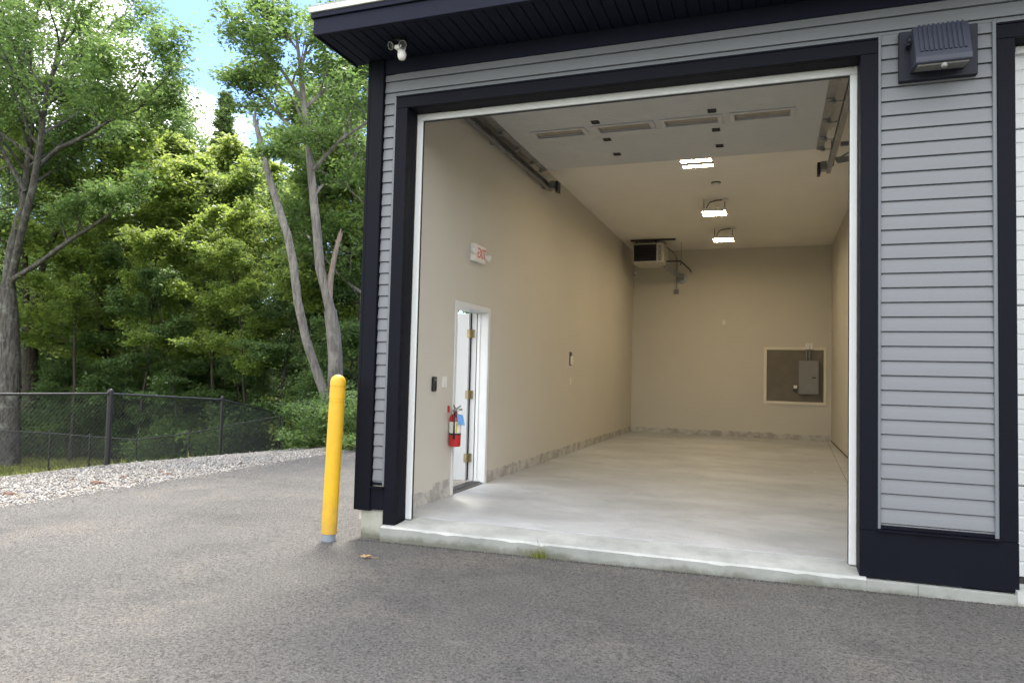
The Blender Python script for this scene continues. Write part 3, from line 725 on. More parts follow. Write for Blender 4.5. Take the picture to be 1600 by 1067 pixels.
# fire extinguisher
t = thing('fire_extinguisher', 'red fire extinguisher with blue tag hanging beside the side door', 'fire extinguisher', (-3.17, 7.055, .54))
c = (-3.178, 7.055, .535)
MB().lathe([(.05, 0), (.062, .006), (.064, .02), (.064, .285), (.058, .312), (.04, .335), (.022, .348), (.02, .365)], c, n=24).build('cylinder', 'red', t, smooth=R(40))
MB().lathe([(.0645, .145), (.0652, .147), (.0652, .262), (.0645, .264)], c, n=24).build('label_band', 'plastic_w', t, smooth=R(40))
lb = MB()
for a0, a1, z0, z1 in ((-62, -44, .15, .26),):
    n = 5; vs = []
    for q in range(n + 1):
        an = R(a0 + (a1 - a0) * q / n); vs += [(c[0] + .0658 * math.cos(an), c[1] + .0658 * math.sin(an), c[2] + z) for z in (z0, z1)]
    lb.add(vs, [(2 * q, 2 * q + 2, 2 * q + 3, 2 * q + 1) for q in range(n)])
lb.build('label_print', mat('label_ink', (.50, .45, .05), .5, var=.4, vscale=60), t)
MB().lathe([(.0646, .125), (.0654, .127), (.0654, .142), (.0646, .144)], c, n=24).build('strap', 'rubber', t)
MB().lathe([(.02, .36), (.026, .365), (.026, .39), (.016, .395), (.016, .41)], c, n=14).build('valve', 'galv', t, smooth=R(40))
MB().tube([(c[0], 7.04, .945), (c[0] + .01, 6.985, .975)], .008, 6).tube([(c[0], 7.05, .93), (c[0] + .03, 7.12, .965)], .009, 6).tube([(c[0], 7.06, .93), (c[0] + .04, 7.14, .925)], .009, 6).build('handle', 'galv', t)
MB().tube([(c[0] + .015, 7.03, .905), (c[0] + .03, 6.975, .90), (c[0] + .03, 6.962, .85), (c[0] + .02, 6.985, .70), (c[0] + .02, 6.99, .62)], [.009, .009, .009, .009, .013], 8).build('hose', 'rubber', t, smooth=True)
MB().lathe([(.018, 0), (.018, .008)], (c[0] + .026, 7.055, .915), (1, 0, 0), 14).build('gauge', 'plastic_w', t)
MB().box(XW + .0005, XW + .02, 7.0, 7.022, .895, .965).build('wall_hook', 'red', t, .003)
tg = MB(); o_ = Vector((-3.135, 6.99, 0)); u_ = Vector((.91, .41, 0)); th_ = Vector((.41, -.91, 0)) * .0015
q_ = [o_ + u_ * a_ + Vector((0, 0, z_)) for a_, z_ in ((0, .890), (.068, .872), (.090, .765), (.020, .772))]
tg.add(q_ + [p_ + th_ for p_ in q_], [(0, 1, 2, 3), (7, 6, 5, 4), (0, 4, 5, 1), (1, 5, 6, 2), (2, 6, 7, 3), (3, 7, 4, 0)]); tg.build('inspection_tag', 'blue_tag', t)

# electrical panel in its framed recess
t = thing('panel_board', 'cream framed dark board on the back wall behind the breaker box', 'wall board', (.48, YB, .8))
f = MB(); f.box(-.183, 1.15, YB - .025, YB - .0005, .797, .862).box(-.183, 1.15, YB - .025, YB - .0005, 2.040, 2.103).box(-.183, -.122, YB - .025, YB - .0005, .863, 2.039).box(1.088, 1.15, YB - .025, YB - .0005, .863, 2.039); f.build('frame', 'cream', t, .003)
MB().box(-.121, 1.087, YB - .006, YB - .0006, .8635, 2.0385).build('backing', 'recess', t)
t = thing('breaker_box', 'grey electrical breaker box mounted on the dark framed board', 'breaker box', (.775, YB, 1.42))
bx = MB().box(.565, .985, YB - .11, YB - .0065, 1.04, 1.80).build('box', 'panel_grey', t, .006)
MB().box(.60, .95, YB - .118, YB - .1105, 1.10, 1.76).build('door', 'panel_grey', t, .003)
MB().box(.845, .925, YB - .124, YB - .1185, 1.40, 1.43).build('latch', 'plastic_k', t)
MB().tube([(.73, YB - .05, 1.80), (.73, YB - .05, 2.12)], .018, 8).tube([(.79, YB - .05, 1.80), (.79, YB - .05, 2.15)], .022, 8).build('conduit', 'galv', t)
MB().box(.70, .86, YB - .07, YB - .026, 2.06, 2.20).build('junction_plate', 'plastic_w', t, .004)
t = thing('outlet_box', 'small white and dark outlet box left of the breaker box', 'outlet', (.50, YB, 1.17))
MB().box(.445, .535, YB - .05, YB - .0065, 1.09, 1.16).build('box', 'dark_metal', t, .004); MB().box(.46, .53, YB - .06, YB - .0065, 1.162, 1.235).build('cover', 'plastic_w', t, .006)

# unit heater hanging in the far corner
t = thing('unit_heater', 'boxy white unit heater hanging from the ceiling in the far left corner', 'heater', (-2.66, 16.4, ZC))
hx0, hx1, hz0, hz1 = -2.975, -2.29, 3.885, 4.325
MB().box(hx0, hx1, 16.02, 16.85, hz0, hz1).build('cabinet', 'heater_w', t, .02, seg=3)
lv = MB().box(hx0 + .03, hx1 - .15, 16.005, 16.0195, hz0 + .035, hz1 - .03).build('grille', 'louver', t, .004)
lm = MB()
for k in range(6):
    z = hz0 + .07 + k * .06; lm.prism([(15.985, z), (16.0045, z + .02), (16.0045, z + .024), (15.985, z + .004)], 'x', hx0 + .05, hx1 - .17)
lm.build('louver_blade', 'louver', lv)
text_mesh('lettering', 'REZNOR', .088, Matrix.Translation((hx1 - .075, 16.018, (hz0 + hz1) / 2)) @ Matrix(((0, -1, 0, 0), (0, 0, -1, 0), (1, 0, 0, 0), (0, 0, 0, 1))), 'plastic_k', t)
MB().box(hx0 - .06, hx1 + .25, 16.1, 16.14, hz1 + .06, hz1 + .0985).build('hanger_rail', 'dark_metal', t)
for hx in (hx0 + .05, hx1 - .2):
    for hy in (16.145, 16.7): MB().box(hx, hx + .03, hy, hy + .03, hz1 + .0005, ZC - .001).build('hanger', 'dark_metal', t)
MB().tube([(hx1 - .03, 16.5, 3.90), (-2.19, 17.0, 3.82), (-2.10, 17.35, 3.76), (-2.08, 17.659, 3.74)], .055, 12).build('flue_pipe', 'galv', t, smooth=R(40))
MB().lathe([(.05, 0), (.13, .004), (.13, .012), (.06, .02)], (-2.07, YB - .001, 3.735), (0, -1, 0), 20).build('flue_collar', 'galv', t, smooth=R(40))
MB().tube([(hx1, 16.5, 4.30), (-2.19, 17.0, 4.26), (-2.19, YB - .04, 4.18), (-2.19, YB - .04, 3.46)], .016, 8).build('conduit', 'galv', t)
MB().box(-2.25, -2.14, YB - .06, YB - .0005, 3.36, 3.47).build('junction_box', 'panel_grey', t, .004)
MB().tube([(hx1, 16.5, 3.98), (-1.98, 16.6, 3.99), (-1.98, 16.6, 3.90)], .018, 8).tube([(-1.98, 16.6, 3.985), (-1.85, 17.3, 3.90), (-1.86, YB, 3.89)], .018, 8).tube([(-1.97, 16.6, 3.99), (-1.97, 16.6, ZC)], .004, 6).build('gas_pipe', 'dark_metal', t)

# hanging lights
lab = ['lit twin strip ceiling light nearest the raised bay door', 'lit twin strip ceiling light in the middle of the row, past the smoke detector', 'lit twin strip ceiling light deepest in the bay, nearest the heater']
cz = 4.19
def fixture(cy, label):
    t = thing('ceiling_light', label, 'ceiling light', (-.965, cy, cz), 'ceiling lights in the bay')
    for dy in (-.125, .125):
        h = MB(); a, b = cy + dy - .058, cy + dy + .058
        h.box(-1.165, -.765, a, b, cz, cz + .045).box(-1.165, -.765, a, a + .004, cz - .010, cz - .0003).box(-1.165, -.765, b - .004, b, cz - .010, cz - .0003)
        h.box(-1.165, -1.161, a + .0045, b - .0045, cz - .010, cz - .0003).box(-.769, -.765, a + .0045, b - .0045, cz - .010, cz - .0003)
        h = h.build('housing', 'plastic_w', t)
        MB().box(-1.160, -.770, a + .006, b - .006, cz - .005, cz - .0006).build('lamp', 'lamp', h)
    MB().box(-1.15, -1.13, cy - .18, cy + .18, cz + .0455, cz + .055).build('crossbar', 'galv', t); MB().box(-.80, -.78, cy - .18, cy + .18, cz + .0455, cz + .055).build('crossbar', 'galv', t)
    for x in (-1.14, -.79): MB().tube([(x, cy - .12, cz + .05), (x, cy, ZC - .002), (x, cy + .12, cz + .05)], .004, 5).build('hanger', 'dark_metal', t)
    MB().box(-.83, -.73, cy - .05, cy + .05, ZC - .045, ZC - .0005).build('junction_box', 'plastic_w', t, .004)
    MB().tube([(-1.10, cy, cz + .05), (-1.09, cy, cz + .12), (-1.04, cy, cz + .19), (-.95, cy, cz + .215), (-.83, cy, cz + .22)], .010, 6).build('cord', 'plastic_k', t, smooth=True)
    return t
for cy, l in zip((9.72, 12.76, 15.25), lab): fixture(cy, l)
t = thing('smoke_detector', 'round white smoke detector on the ceiling between the first two lights', 'smoke detector', (-.86, 11.66, ZC))
MB().lathe([(.075, -.0005), (.075, -.012)], (-.86, 11.66, ZC), n=24).build('base', 'dark_metal', t)
MB().lathe([(.06, -.0125), (.068, -.03), (.06, -.05), (.03, -.058)], (-.86, 11.66, ZC), n=24).build('cover', 'plastic_w', t, smooth=R(40))

# ------------------------------------------------------------------ bollard
bx_, by_ = -3.60, 5.40; bz = float(gz(bx_, by_))
t = thing('bollard', 'yellow bollard leaning slightly beside the corner of the building', 'bollard', (bx_, by_, bz))
tilt = Vector((.026, .004, 1)).normalized()
MB().lathe([(.058, -.05), (.058, .12)], (bx_, by_, bz), tilt, 24).build('steel_post', 'steel_post', t, smooth=R(40))
hh = 1.435
pr = [(.062, .062), (.067, .064), (.067, hh - .245), (.0625, hh - .243), (.0625, hh - .236), (.067, hh - .234), (.067, hh - .222), (.063, hh - .220), (.063, hh - .213), (.067, hh - .211), (.067, hh - .108), (.0622, hh - .107), (.0622, hh - .100), (.067, hh - .098)]
pr += [(.067 * math.cos(a), hh - .067 + .067 * math.sin(a)) for a in [R(x) for x in (0, 15, 30, 45, 60, 72, 82, 88)]]
MB().lathe(pr, (bx_, by_, bz), tilt, 32).build('cover', 'yellow', t, smooth=R(40))

# ------------------------------------------------------------------ chain-link fence
def fence(pts, label, hgt, heavy, mesh_step=.082, name_group=None):
    P = [Vector((x, y, float(gz(x, y)) - .02)) for x, y in pts]
    t = thing('chain_link_fence', label, 'fence', tuple(P[len(P) // 2]))
    for i, p in enumerate(P):
        r = .045 if i in heavy else .028
        po = MB().tube([p + Vector((0, 0, -.1)), p + Vector((0, 0, hgt + .03))], r, 12).build('post', 'fence_post', t, smooth=R(40))
        MB().lathe([(r + .005, 0), (r + .006, .02), (r * .7, .045), (.008, .055)], p + Vector((0, 0, hgt + .02)), n=12).build('post_cap', 'fence_post', po, smooth=R(40))
    rl = MB()
    for a, b in zip(P, P[1:]):
        rl.tube([a + Vector((0, 0, hgt - .01)), b + Vector((0, 0, hgt - .01))], .019, 8); rl.tube([a + Vector((0, 0, .05)), b + Vector((0, 0, .05))], .003, 4)
    rl.build('top_rail', 'fence_post', t, smooth=R(40))
    wm = MB(); H = hgt - .06
    for a, b in zip(P, P[1:]):
        L_ = (b - a).length; u = (b - a) / L_; z = Vector((0, 0, 1)); n = int((L_ + H) / mesh_step)
        nrm = u.cross(z).normalized()
        for k in range(-int(H / mesh_step), int(L_ / mesh_step) + 1):
            for sgn in (1, -1):
                # a wire starts at s0 on the bottom and rises 45 degrees forward (or back)
                s0 = k * mesh_step; lo, hi = 0., H
                if sgn > 0: h0, h1 = max(0, -s0), min(H, L_ - s0); s_at = lambda h: s0 + h
                else: h0, h1 = max(0, s0 + H - L_), min(H, s0 + H); s_at = lambda h: s0 + H - h
                if h1 - h0 < .03: continue
                off = nrm * (.0025 * sgn)
                wm.tube([a + u * s_at(h0) + z * (.05 + h0) + off, a + u * s_at(h1) + z * (.05 + h1) + off], (.0026 if mesh_step < .1 else .0034), 4, cap=False)
    wm.build('wire_mesh', 'fence', t)
FAR = [(-13.07, 17.17), (-16.5, 17.2), (-18.5, 17.15), (-20.5, 17.2), (-22.4, 17.3), (-25.5, 17.3)]
fence([(-9.6, -3.5), (-10.05, 3.0), FENCE[1], FENCE[2], FENCE[3]], 'black chain-link fence with a heavy post standing along the gravel edge', 1.22, (2,))
FAR[0] = (-13.25, 17.22)
fence(FAR, 'thinner black chain-link fence crossing the hollow behind the near fence', 1.2, (), .11)

# ------------------------------------------------------------------ trees
def rv(rng, s=1.): return Vector((rng.gauss(0, s), rng.gauss(0, s), rng.gauss(0, s)))
class Tree:
    def __init__(s, seed): s.r = random.Random(seed); s.seed = seed; s.tubes = []; s.tw = []
    def limb(s, p, d, L, r0, lvl, maxl, nchild=(7, 5, 4), up=.12, droop=0., spread=.9, shrink=.5, bare=.25, wob=.16, flat=0., r1=.25):
        r = s.r; seg = 5 if lvl < 2 else 3; pts = [Vector(p)]; d = Vector(d).normalized()
        for i in range(seg):
            d = (d + rv(r, wob) + Vector((0, 0, up - droop * (i / seg)))).normalized(); pts.append(pts[-1] + d * (L / seg))
        rad = [max(.0025, r0 * (1 - (1 - r1) * i / seg)) for i in range(seg + 1)]
        s.tubes.append((pts, rad, 7 if r0 > .05 else 5 if r0 > .02 else 3))
        s.children(pts, rad, L, lvl, maxl, nchild, up, droop, spread, shrink, bare, wob, flat)
    def children(s, pts, rad, L, lvl, maxl, nchild=(7, 5, 4), up=.12, droop=0., spread=.9, shrink=.5, bare=.25, wob=.16, flat=0.):
        r = s.r; seg = len(pts) - 1
        if lvl >= maxl: s.tw.append(pts); return
        n = nchild[min(lvl, len(nchild) - 1)]
        for k in range(n):
            t = bare + (1 - bare) * (k + r.random()) / n; f = t * seg; i = min(int(f), seg - 1); q = pts[i].lerp(pts[i + 1], f - i)
            d = (pts[i + 1] - pts[i]).normalized(); side = d.cross(rv(r)).normalized()
            if flat: side.z *= (1 - flat); side.normalize()
            dd = (d * (1 - spread * .55) + side * spread).normalized()
            s.limb(q, dd, L * shrink * (1.15 - .55 * t) * r.uniform(.75, 1.25), rad[i] * .55, lvl + 1, maxl, nchild, up, droop, spread, shrink, bare, wob, flat)
        s.limb(pts[-1], pts[-1] - pts[-2], L * shrink * .7, rad[-1], lvl + 1, maxl, nchild, up, droop, spread, shrink, bare, wob, flat)
    def path(s, pts, rads, n=9): s.tubes.append(([Vector(p) for p in pts], rads, n)); return s.tubes[-1][0]
    def trunk_mesh(s, name, m):
        mb = MB()
        for p, rd, n in s.tubes: mb.tube(p, rd, n, cap=False)
        me = bpy.data.meshes.new(name); me.from_pydata(mb.v, [], mb.f); me.shade_smooth(); me.materials.append(M[m]); return me
    def leaf_mesh(s, name, m, per, size, sig, flatness=.6, asp=.55):
        rng = np.random.default_rng(s.seed + 11)
        A = np.array([[tuple(a), tuple(b)] for tw in s.tw for a, b in zip(tw, tw[1:])])
        n = len(A) * per; A = np.repeat(A, per, 0); t = rng.random((n, 1))
        c = A[:, 0] * (1 - t) + A[:, 1] * t + rng.normal(0, sig, (n, 3)) * (1.15, 1.15, .5)
        nz = rng.normal(0, 1, (n, 3)); nz[:, 2] = np.abs(nz[:, 2]) + flatness * 2; nz /= np.linalg.norm(nz, axis=1)[:, None]
        u = np.cross(nz, rng.normal(0, 1, (n, 3))); u /= np.linalg.norm(u, axis=1)[:, None]; v = np.cross(nz, u)
        L = size * rng.uniform(.5, 1.45, (n, 1)); W = L * asp * .5
        V = np.stack([c - u * L * .5, c - u * L * .05 + v * W + nz * L * .06, c + u * L * .5 - nz * L * .05, c - u * L * .05 - v * W + nz * L * .06], 1)
        o = raw_mesh(name, V.reshape(-1, 3), np.arange(4 * n).reshape(-1, 4), m); me = o.data; bpy.data.objects.remove(o); return me

def place_tree(name, meshes, loc, label, cat='tree', group=None, rz=0., sc=1.):
    t = thing(name, label, cat, loc, group); t.rotation_euler.z = rz; t.scale = (sc, sc, sc) if isinstance(sc, (int, float)) else sc
    for nm, me in zip(('trunk', 'crown'), meshes):
        if me is None: continue
        o = bpy.data.objects.new(nm, me); COL.objects.link(o); o.parent = t
    return t

# prototypes -----------------------------------------------------------------
def broadleaf(seed, H, r0, cb, wid, nl, leaf, per, size, sig, bark, nchild=(6, 5, 4), up=.1, flat=.3, top=.35, lean=.06):
    T = Tree(seed); r = T.r; pts = [Vector((0, 0, -.3))]; d = Vector((r.uniform(-lean, lean), r.uniform(-lean, lean), 1)).normalized(); n = 10
    for i in range(n):
        d = (d + rv(r, .05) + Vector((0, 0, .03))).normalized(); pts.append(pts[-1] + d * (H * 1.0 / n))
    rad = [r0 * (1.25 if i == 0 else 1 - .85 * i / n) for i in range(n + 1)]
    T.path(pts, rad)
    az = r.uniform(0, 6)
    for k in range(nl):
        t = cb + (.98 - cb) * (k + r.random() * .6) / nl; f = t * n; i = min(int(f), n - 1); q = pts[i].lerp(pts[i + 1], f - i)
        az += 2.4 + r.uniform(-.4, .4); rel = (t - cb) / (1 - cb)
        el = .05 + .9 * rel + r.uniform(-.15, .2); L = wid * (math.sin(min(1, rel * .85 + .25) * PI) ** .6 * .9 + .12) * r.uniform(.7, 1.15)
        T.limb(q, (math.cos(az) * math.cos(el), math.sin(az) * math.cos(el), math.sin(el)), L, rad[i] * .42, 0, 2, nchild, up, .05, .85, .5, .22, .15, flat)
    return T.trunk_mesh('trunk', bark), T.leaf_mesh('crown', leaf, per, size, sig)
P_oak = broadleaf(21, 13, .17, .34, 3.6, 15, 'leaf_oak', 16, .14, .18, 'bark_grey')
P_maple = broadleaf(33, 11, .11, .22, 3.0, 15, 'leaf_maple', 17, .14, .16, 'bark_dark', flat=.8, up=.05)
P_maple2 = broadleaf(47, 9.5, .09, .18, 2.7, 14, 'leaf_bright', 16, .135, .16, 'bark_dark', flat=.8, up=.04)
P_dark = broadleaf(58, 12.5, .15, .15, 3.3, 17, 'leaf_dark', 16, .145, .17, 'bark_dark', flat=.5)
P_sap = broadleaf(61, 4.6, .032, .18, 1.5, 8, 'leaf_dark', 18, .11, .16, 'bark_dark', nchild=(5, 4, 3), flat=.85, up=.05)
P_sapd = broadleaf(66, 3.6, .03, .05, 1.5, 11, 'leaf_dark', 22, .095, .17, 'bark_dark', nchild=(5, 4, 3), flat=.85, up=.05)
P_pole = broadleaf(91, 11, .075, .42, 2.1, 12, 'leaf_maple', 18, .13, .15, 'bark_dark', nchild=(5, 5, 4), flat=.8, up=.06, lean=.03)
P_pole2 = broadleaf(95, 9.5, .06, .30, 2.3, 10, 'leaf_dark', 18, .13, .15, 'bark_dark', nchild=(5, 5, 4), flat=.85, up=.04, lean=.08)
def conifer(seed, H, r0, w, leaf):
    T = Tree(seed); r = T.r; pts = [Vector((r.uniform(-.04, .04), r.uniform(-.04, .04), -.3 + (H + .3) * i / 10)) for i in range(11)]
    rad = [r0 * (1 - .93 * i / 10) for i in range(11)]; T.path(pts, rad, 7); az = 0
    for k in range(120):
        t = .10 + .89 * (k + r.random()) / 120; f = t * 10; i = min(int(f), 9); q = pts[i].lerp(pts[i + 1], f - i); az += 2.4 + r.uniform(-.3, .3)
        L = w * (1.0 - t) * r.uniform(.6, 1.15) + .06
        T.limb(q, (math.cos(az), math.sin(az), .55 - .35 * (1 - t)), L, max(.006, rad[i] * .3), 0, 1, (6, 3), .06, .02, .8, .45, .15, .1, .7)
    return T.trunk_mesh('trunk', 'bark_dark'), T.leaf_mesh('crown', leaf, 11, .13, .08, .2, .3)
P_con = conifer(71, 12, .14, 2.3, 'needle')

def shrub(seed, w, h, leaf, n=60, size=.11):
    T = Tree(seed); r = T.r
    for k in range(14):
        a = r.uniform(0, 6.28); T.limb((r.gauss(0, w * .3), r.gauss(0, w * .3), -.05), (math.cos(a) * .5, math.sin(a) * .5, 1), h * r.uniform(.6, 1.1), .015, 0, 1, (7, 3), .05, .2, .8, .5, .1, .2, .4)
    return T.trunk_mesh('trunk', 'bark_dark'), T.leaf_mesh('crown', leaf, 22, size * .85, .17)
P_shr = shrub(81, 1.3, 1.6, 'leaf_dark'); P_shr2 = shrub(83, 1.2, 1.4, 'leaf_oak')

def loc_at(px, D):
    p = at_depth(px, 560, D); return (p.x, p.y, float(gz(p.x, p.y)) - .06)

# the big forked oak at the left edge, 17 m off
def big_oak():
    D = 25.; T = Tree(101); W = lambda px, py, dd=0.: at_depth(px, py, D + dd * 1.4); K = 1.45
    g = W(12, 716); g.z = float(gz(g.x, g.y)) - .15
    tr = T.path([g, W(14, 640), W(16, 560), W(14, 490), W(10, 445)], [.42, .34, .315, .29, .27], 14)
    kw = dict(nchild=(7, 5, 4), up=.10, spread=.85, shrink=.46, bare=.2, wob=.15, flat=.25)
    def big(pts, rads, L, lv=0, **k2):
        p = T.path(pts, rads, 9); k3 = dict(kw); k3.update(k2); T.children(p, rads, L * K, lv, 2, **k3)
    big([W(8, 450), W(18, 380, .2), W(36, 320, .3), W(44, 250, .5), W(52, 170, .8), W(45, 90, 1), W(60, 10, 1)], [.15, .13, .115, .10, .08, .06, .035], 5.2, nchild=(13, 6, 4), bare=.30)
    big([W(14, 455), W(34, 360, -.6), W(52, 290, -.8), W(62, 230, -1), W(72, 150, -1.2), W(95, 70, -1.5), W(120, -10, -1.5)], [.14, .12, .11, .095, .075, .055, .03], 5.0, nchild=(13, 6, 4), bare=.38)
    big([W(14, 440, -.1), W(60, 412, -.5), W(110, 375, -1), W(150, 350, -1.3), W(196, 316, -1.6)], [.095, .08, .07, .055, .025], 2.4, nchild=(7, 5, 4), bare=.45)
    big([W(60, 260), W(92, 232, -.6), W(150, 205, -1.2), W(190, 165, -1.6), W(215, 128, -1.8)], [.085, .07, .055, .04, .02], 3.4, nchild=(8, 5, 4), bare=.35)
    big([W(110, 226, -.8), W(170, 190, -1.8), W(215, 172, -2.2), W(262, 120, -2.5)], [.05, .04, .03, .015], 2.8, nchild=(8, 5, 4), bare=.25)
    big([W(56, 250), W(70, 170, .8), W(110, 110, 1.5), W(160, 50, 2), W(200, 20, 2)], [.07, .06, .05, .035, .02], 3.6, nchild=(9, 5, 4), bare=.25)
    big([W(40, 300), W(0, 230), W(-50, 160), W(-90, 60)], [.09, .07, .05, .03], 4.0, nchild=(8, 5, 4), bare=.2)
    big([W(66, 200), W(40, 120), W(10, 40), W(-10, -40)], [.07, .06, .05, .03], 3.6, nchild=(9, 5, 4), bare=.1)
    for o in T.tubes: pass
    off = Vector(g); T.tubes = [([p - off for p in pts], rd, n) for pts, rd, n in T.tubes]; T.tw = [[p - off for p in tw] for tw in T.tw]
    place_tree('oak_tree', (T.trunk_mesh('trunk', 'bark_oak'), T.leaf_mesh('crown', 'leaf_oak', 27, .14, .20)), tuple(off), 'large forked oak with lichen grey trunk at the left edge behind the fence')
big_oak()

# the grey double-stemmed tree with broken limbs
def double_stem():
    D = 17.5; T = Tree(131); W = lambda px, py, dd=0.: at_depth(px, py, D + dd)
    g = W(524, 655); g.z = float(gz(g.x, g.y)) - .1; g = Vector((W(524, 640).x, W(524, 640).y, g.z))
    T.path([g, W(524, 620), W(524, 560), W(521, 520), W(516, 485)], [.22, .19, .175, .17, .15], 12)
    p = T.path([W(518, 492), W(508, 450), W(500, 420), W(496, 370), W(488, 290), W(483, 240), W(476, 175), W(470, 110), W(462, 50)], [.13, .115, .12, .11, .10, .085, .075, .055, .03], 10)
    kw = dict(nchild=(6, 5, 4), up=.08, spread=.85, shrink=.5, bare=.15, wob=.17, flat=.3)
    def big(pts, rads, L, n0=7): T.children(T.path(pts, rads, 7), rads, L, 0, 2, **{**kw, 'nchild': (n0, 5, 4)})
    A = T.path([W(516, 640, -.1), W(498, 590, -.3), W(478, 530, -.4), W(465, 470, -.5), W(458, 410, -.5), W(450, 370, -.5), W(434, 320, -.5), W(421, 280, -.5), W(410, 235, -.5), W(400, 195, -.5)], [.12, .11, .105, .10, .10, .095, .09, .08, .075, .055], 10)
    T.path([W(400, 197, -.5), W(397, 184, -.5), W(400, 168, -.5)], [.05, .04, .008], 7); T.path([W(401, 196, -.5), W(403, 182, -.45)], [.04, .004], 5); T.path([W(399, 197, -.55), W(394, 187, -.5)], [.03, .004], 5); T.path([W(412, 240, -.5), W(402, 205, -.4), W(404, 186, -.4)], [.03, .025, .008], 6)
    T.path([W(492, 305), W(500, 294), W(506, 288)], [.05, .035, .025], 6)
    T.path([W(484, 372), W(480, 368)], [.03, .015], 5)
    big([W(474, 160), W(440, 110, -.4), W(410, 80, -.6), W(385, 55, -.8)], [.05, .04, .03, .015], 2.0, 8)
    big([W(480, 220), W(440, 185, .5), W(410, 150, .6), W(380, 135, .7)], [.05, .04, .03, .015], 1.9, 8)
    big([W(476, 170), W(520, 130, .4), W(560, 110, .6), W(600, 90, .8)], [.05, .04, .03, .015], 2.3, 8)
    big([W(470, 110), W(480, 70), W(520, 45, .5), W(560, 40, .8)], [.04, .03, .025, .012], 2.0, 8)
    big([W(466, 80), W(440, 45), W(420, 35)], [.03, .02, .01], 1.5, 6)
    big([W(486, 270), W(530, 220, -.5), W(575, 190, -.8), W(620, 170, -1)], [.05, .04, .03, .015], 2.3, 8)
    big([W(480, 230), W(520, 200, .8), W(550, 240, 1.2), W(590, 260, 1.4)], [.045, .04, .03, .015], 2.0, 8)
    big([W(478, 200), W(455, 150, .8), W(430, 130, 1.2)], [.04, .03, .015], 1.7, 6)
    big([W(480, 215), W(465, 225, -.8), W(430, 235, -1.2)], [.03, .02, .01], 1.1, 4)
    off = Vector(g); T.tubes = [([q - off for q in pts], rd, n) for pts, rd, n in T.tubes]; T.tw = [[q - off for q in tw] for tw in T.tw]
    t = place_tree('double_stem_tree', (T.trunk_mesh('trunk', 'bark_grey'), T.leaf_mesh('crown', 'leaf_oak', 18, .11, .15)), tuple(off), 'tall grey double-stemmed tree with a snapped left stem behind the bollard')
    S2 = Tree(5); S2.path([q - off for q in (W(518, 500), W(514, 470), W(517, 430), W(524, 395), W(530, 372), W(533, 357))], [.11, .085, .07, .06, .05, .008], 8)
    for a_, b_ in (((529, 378), (529, 362)), ((531, 376), (536, 361)), ((527, 386), (524, 374))): S2.path([W(*a_) - off, W(*b_) - off], [.035, .003], 5)
    o = bpy.data.objects.new('broken_limb', S2.trunk_mesh('broken_limb', 'dead_wood')); COL.objects.link(o); o.parent = t
double_stem()

# dark twin trunk just right of the oak
def dark_trunk():
    D = 29.; T = Tree(151); W = lambda px, py, dd=0.: at_depth(px, py, D + dd)
    g = W(50, 702); g.z = float(gz(g.x, g.y)) - .15
    T.path([g, W(48, 600), W(46, 520), W(50, 470)], [.34, .29, .26, .23], 12)
    T.path([W(44, 530), W(40, 440), W(38, 380), W(46, 300), W(60, 200)], [.12, .11, .10, .09, .06], 9)
    kw = dict(nchild=(6, 5, 4), up=.06, spread=.85, shrink=.5, bare=.25, wob=.15, flat=.4)
    p = T.path([W(52, 480), W(66, 420), W(84, 370), W(96, 320), W(110, 250)], [.14, .12, .10, .08, .05], 9); T.children(p, [.12, .1, .09, .07, .04], 4.0, 0, 2, **{**kw, 'nchild': (9, 5, 4)})
    T.limb(W(40, 400), (-.8, .1, .3), 4.6, .08, 0, 2, **kw); T.limb(W(44, 330), (.6, .5, .5), 4.6, .08, 0, 2, **kw); T.limb(W(84, 370), (.9, -.3, .25), 4.8, .08, 0, 2, **kw)
    T.limb(W(50, 470), (.8, .5, .1), 4.0, .07, 0, 2, **kw); T.limb(W(60, 200), (.1, .1, 1), 4.0, .07, 0, 2, **kw)
    off = Vector(g); T.tubes = [([q - off for q in pts], rd, n) for pts, rd, n in T.tubes]; T.tw = [[q - off for q in tw] for tw in T.tw]
    place_tree('dark_trunk_tree', (T.trunk_mesh('trunk', 'bark_dark'), T.leaf_mesh('crown', 'leaf_dark', 24, .13, .24)), tuple(off), 'dark barked tree standing just right of the large oak trunk')
dark_trunk()

G = 'trees of the wood behind the fence'
# (pixel column, distance, prototype, scale, turn, name, label)
RT = random.Random(9)
def stand(px, D, proto, sc, name, label, group=G, cat='tree'):
    if px < 440 and cat == 'tree': D *= 1.25; sc *= 1.22
    place_tree(name, proto, loc_at(px, D), label, cat, group, RT.uniform(0, 6.28), sc)
stand(258, 24, P_maple2, 1.22, 'maple_tree', 'yellow green maple catching the light in the middle of the wood')
stand(335, 31, P_con, 1.27, 'conifer_tree', 'slim pointed conifer rising above the yellow green maples')
stand(170, 24, P_maple, 1.15, 'maple_tree', 'spreading maple right of the large oak, behind the far fence')
stand(345, 23, P_maple, .95, 'maple_tree', 'low green maple left of the grey double-stemmed tree')
stand(415, 25, P_dark, .78, 'dark_leaved_tree', 'dark leaved tree close behind the snapped grey stem')
stand(560, 22, P_oak, .98, 'oak_tree', 'oak whose crown is cut by the building corner')
stand(600, 27, P_oak, 1.3, 'oak_tree', 'taller oak rising behind the eave of the building')
stand(475, 26, P_maple2, 1.15, 'maple_tree', 'bright maple showing between the two grey stems')
stand(105, 29, P_maple2, 1.15, 'maple_tree', 'bright maple glowing right of the dark twin trunk')
stand(385, 27, P_maple2, 1.28, 'maple_tree', 'sunlit maple between the fence end and the snapped grey stem')
stand(312, 33, P_maple, 1.25, 'maple_tree', 'tall maple just left of the pointed conifer')
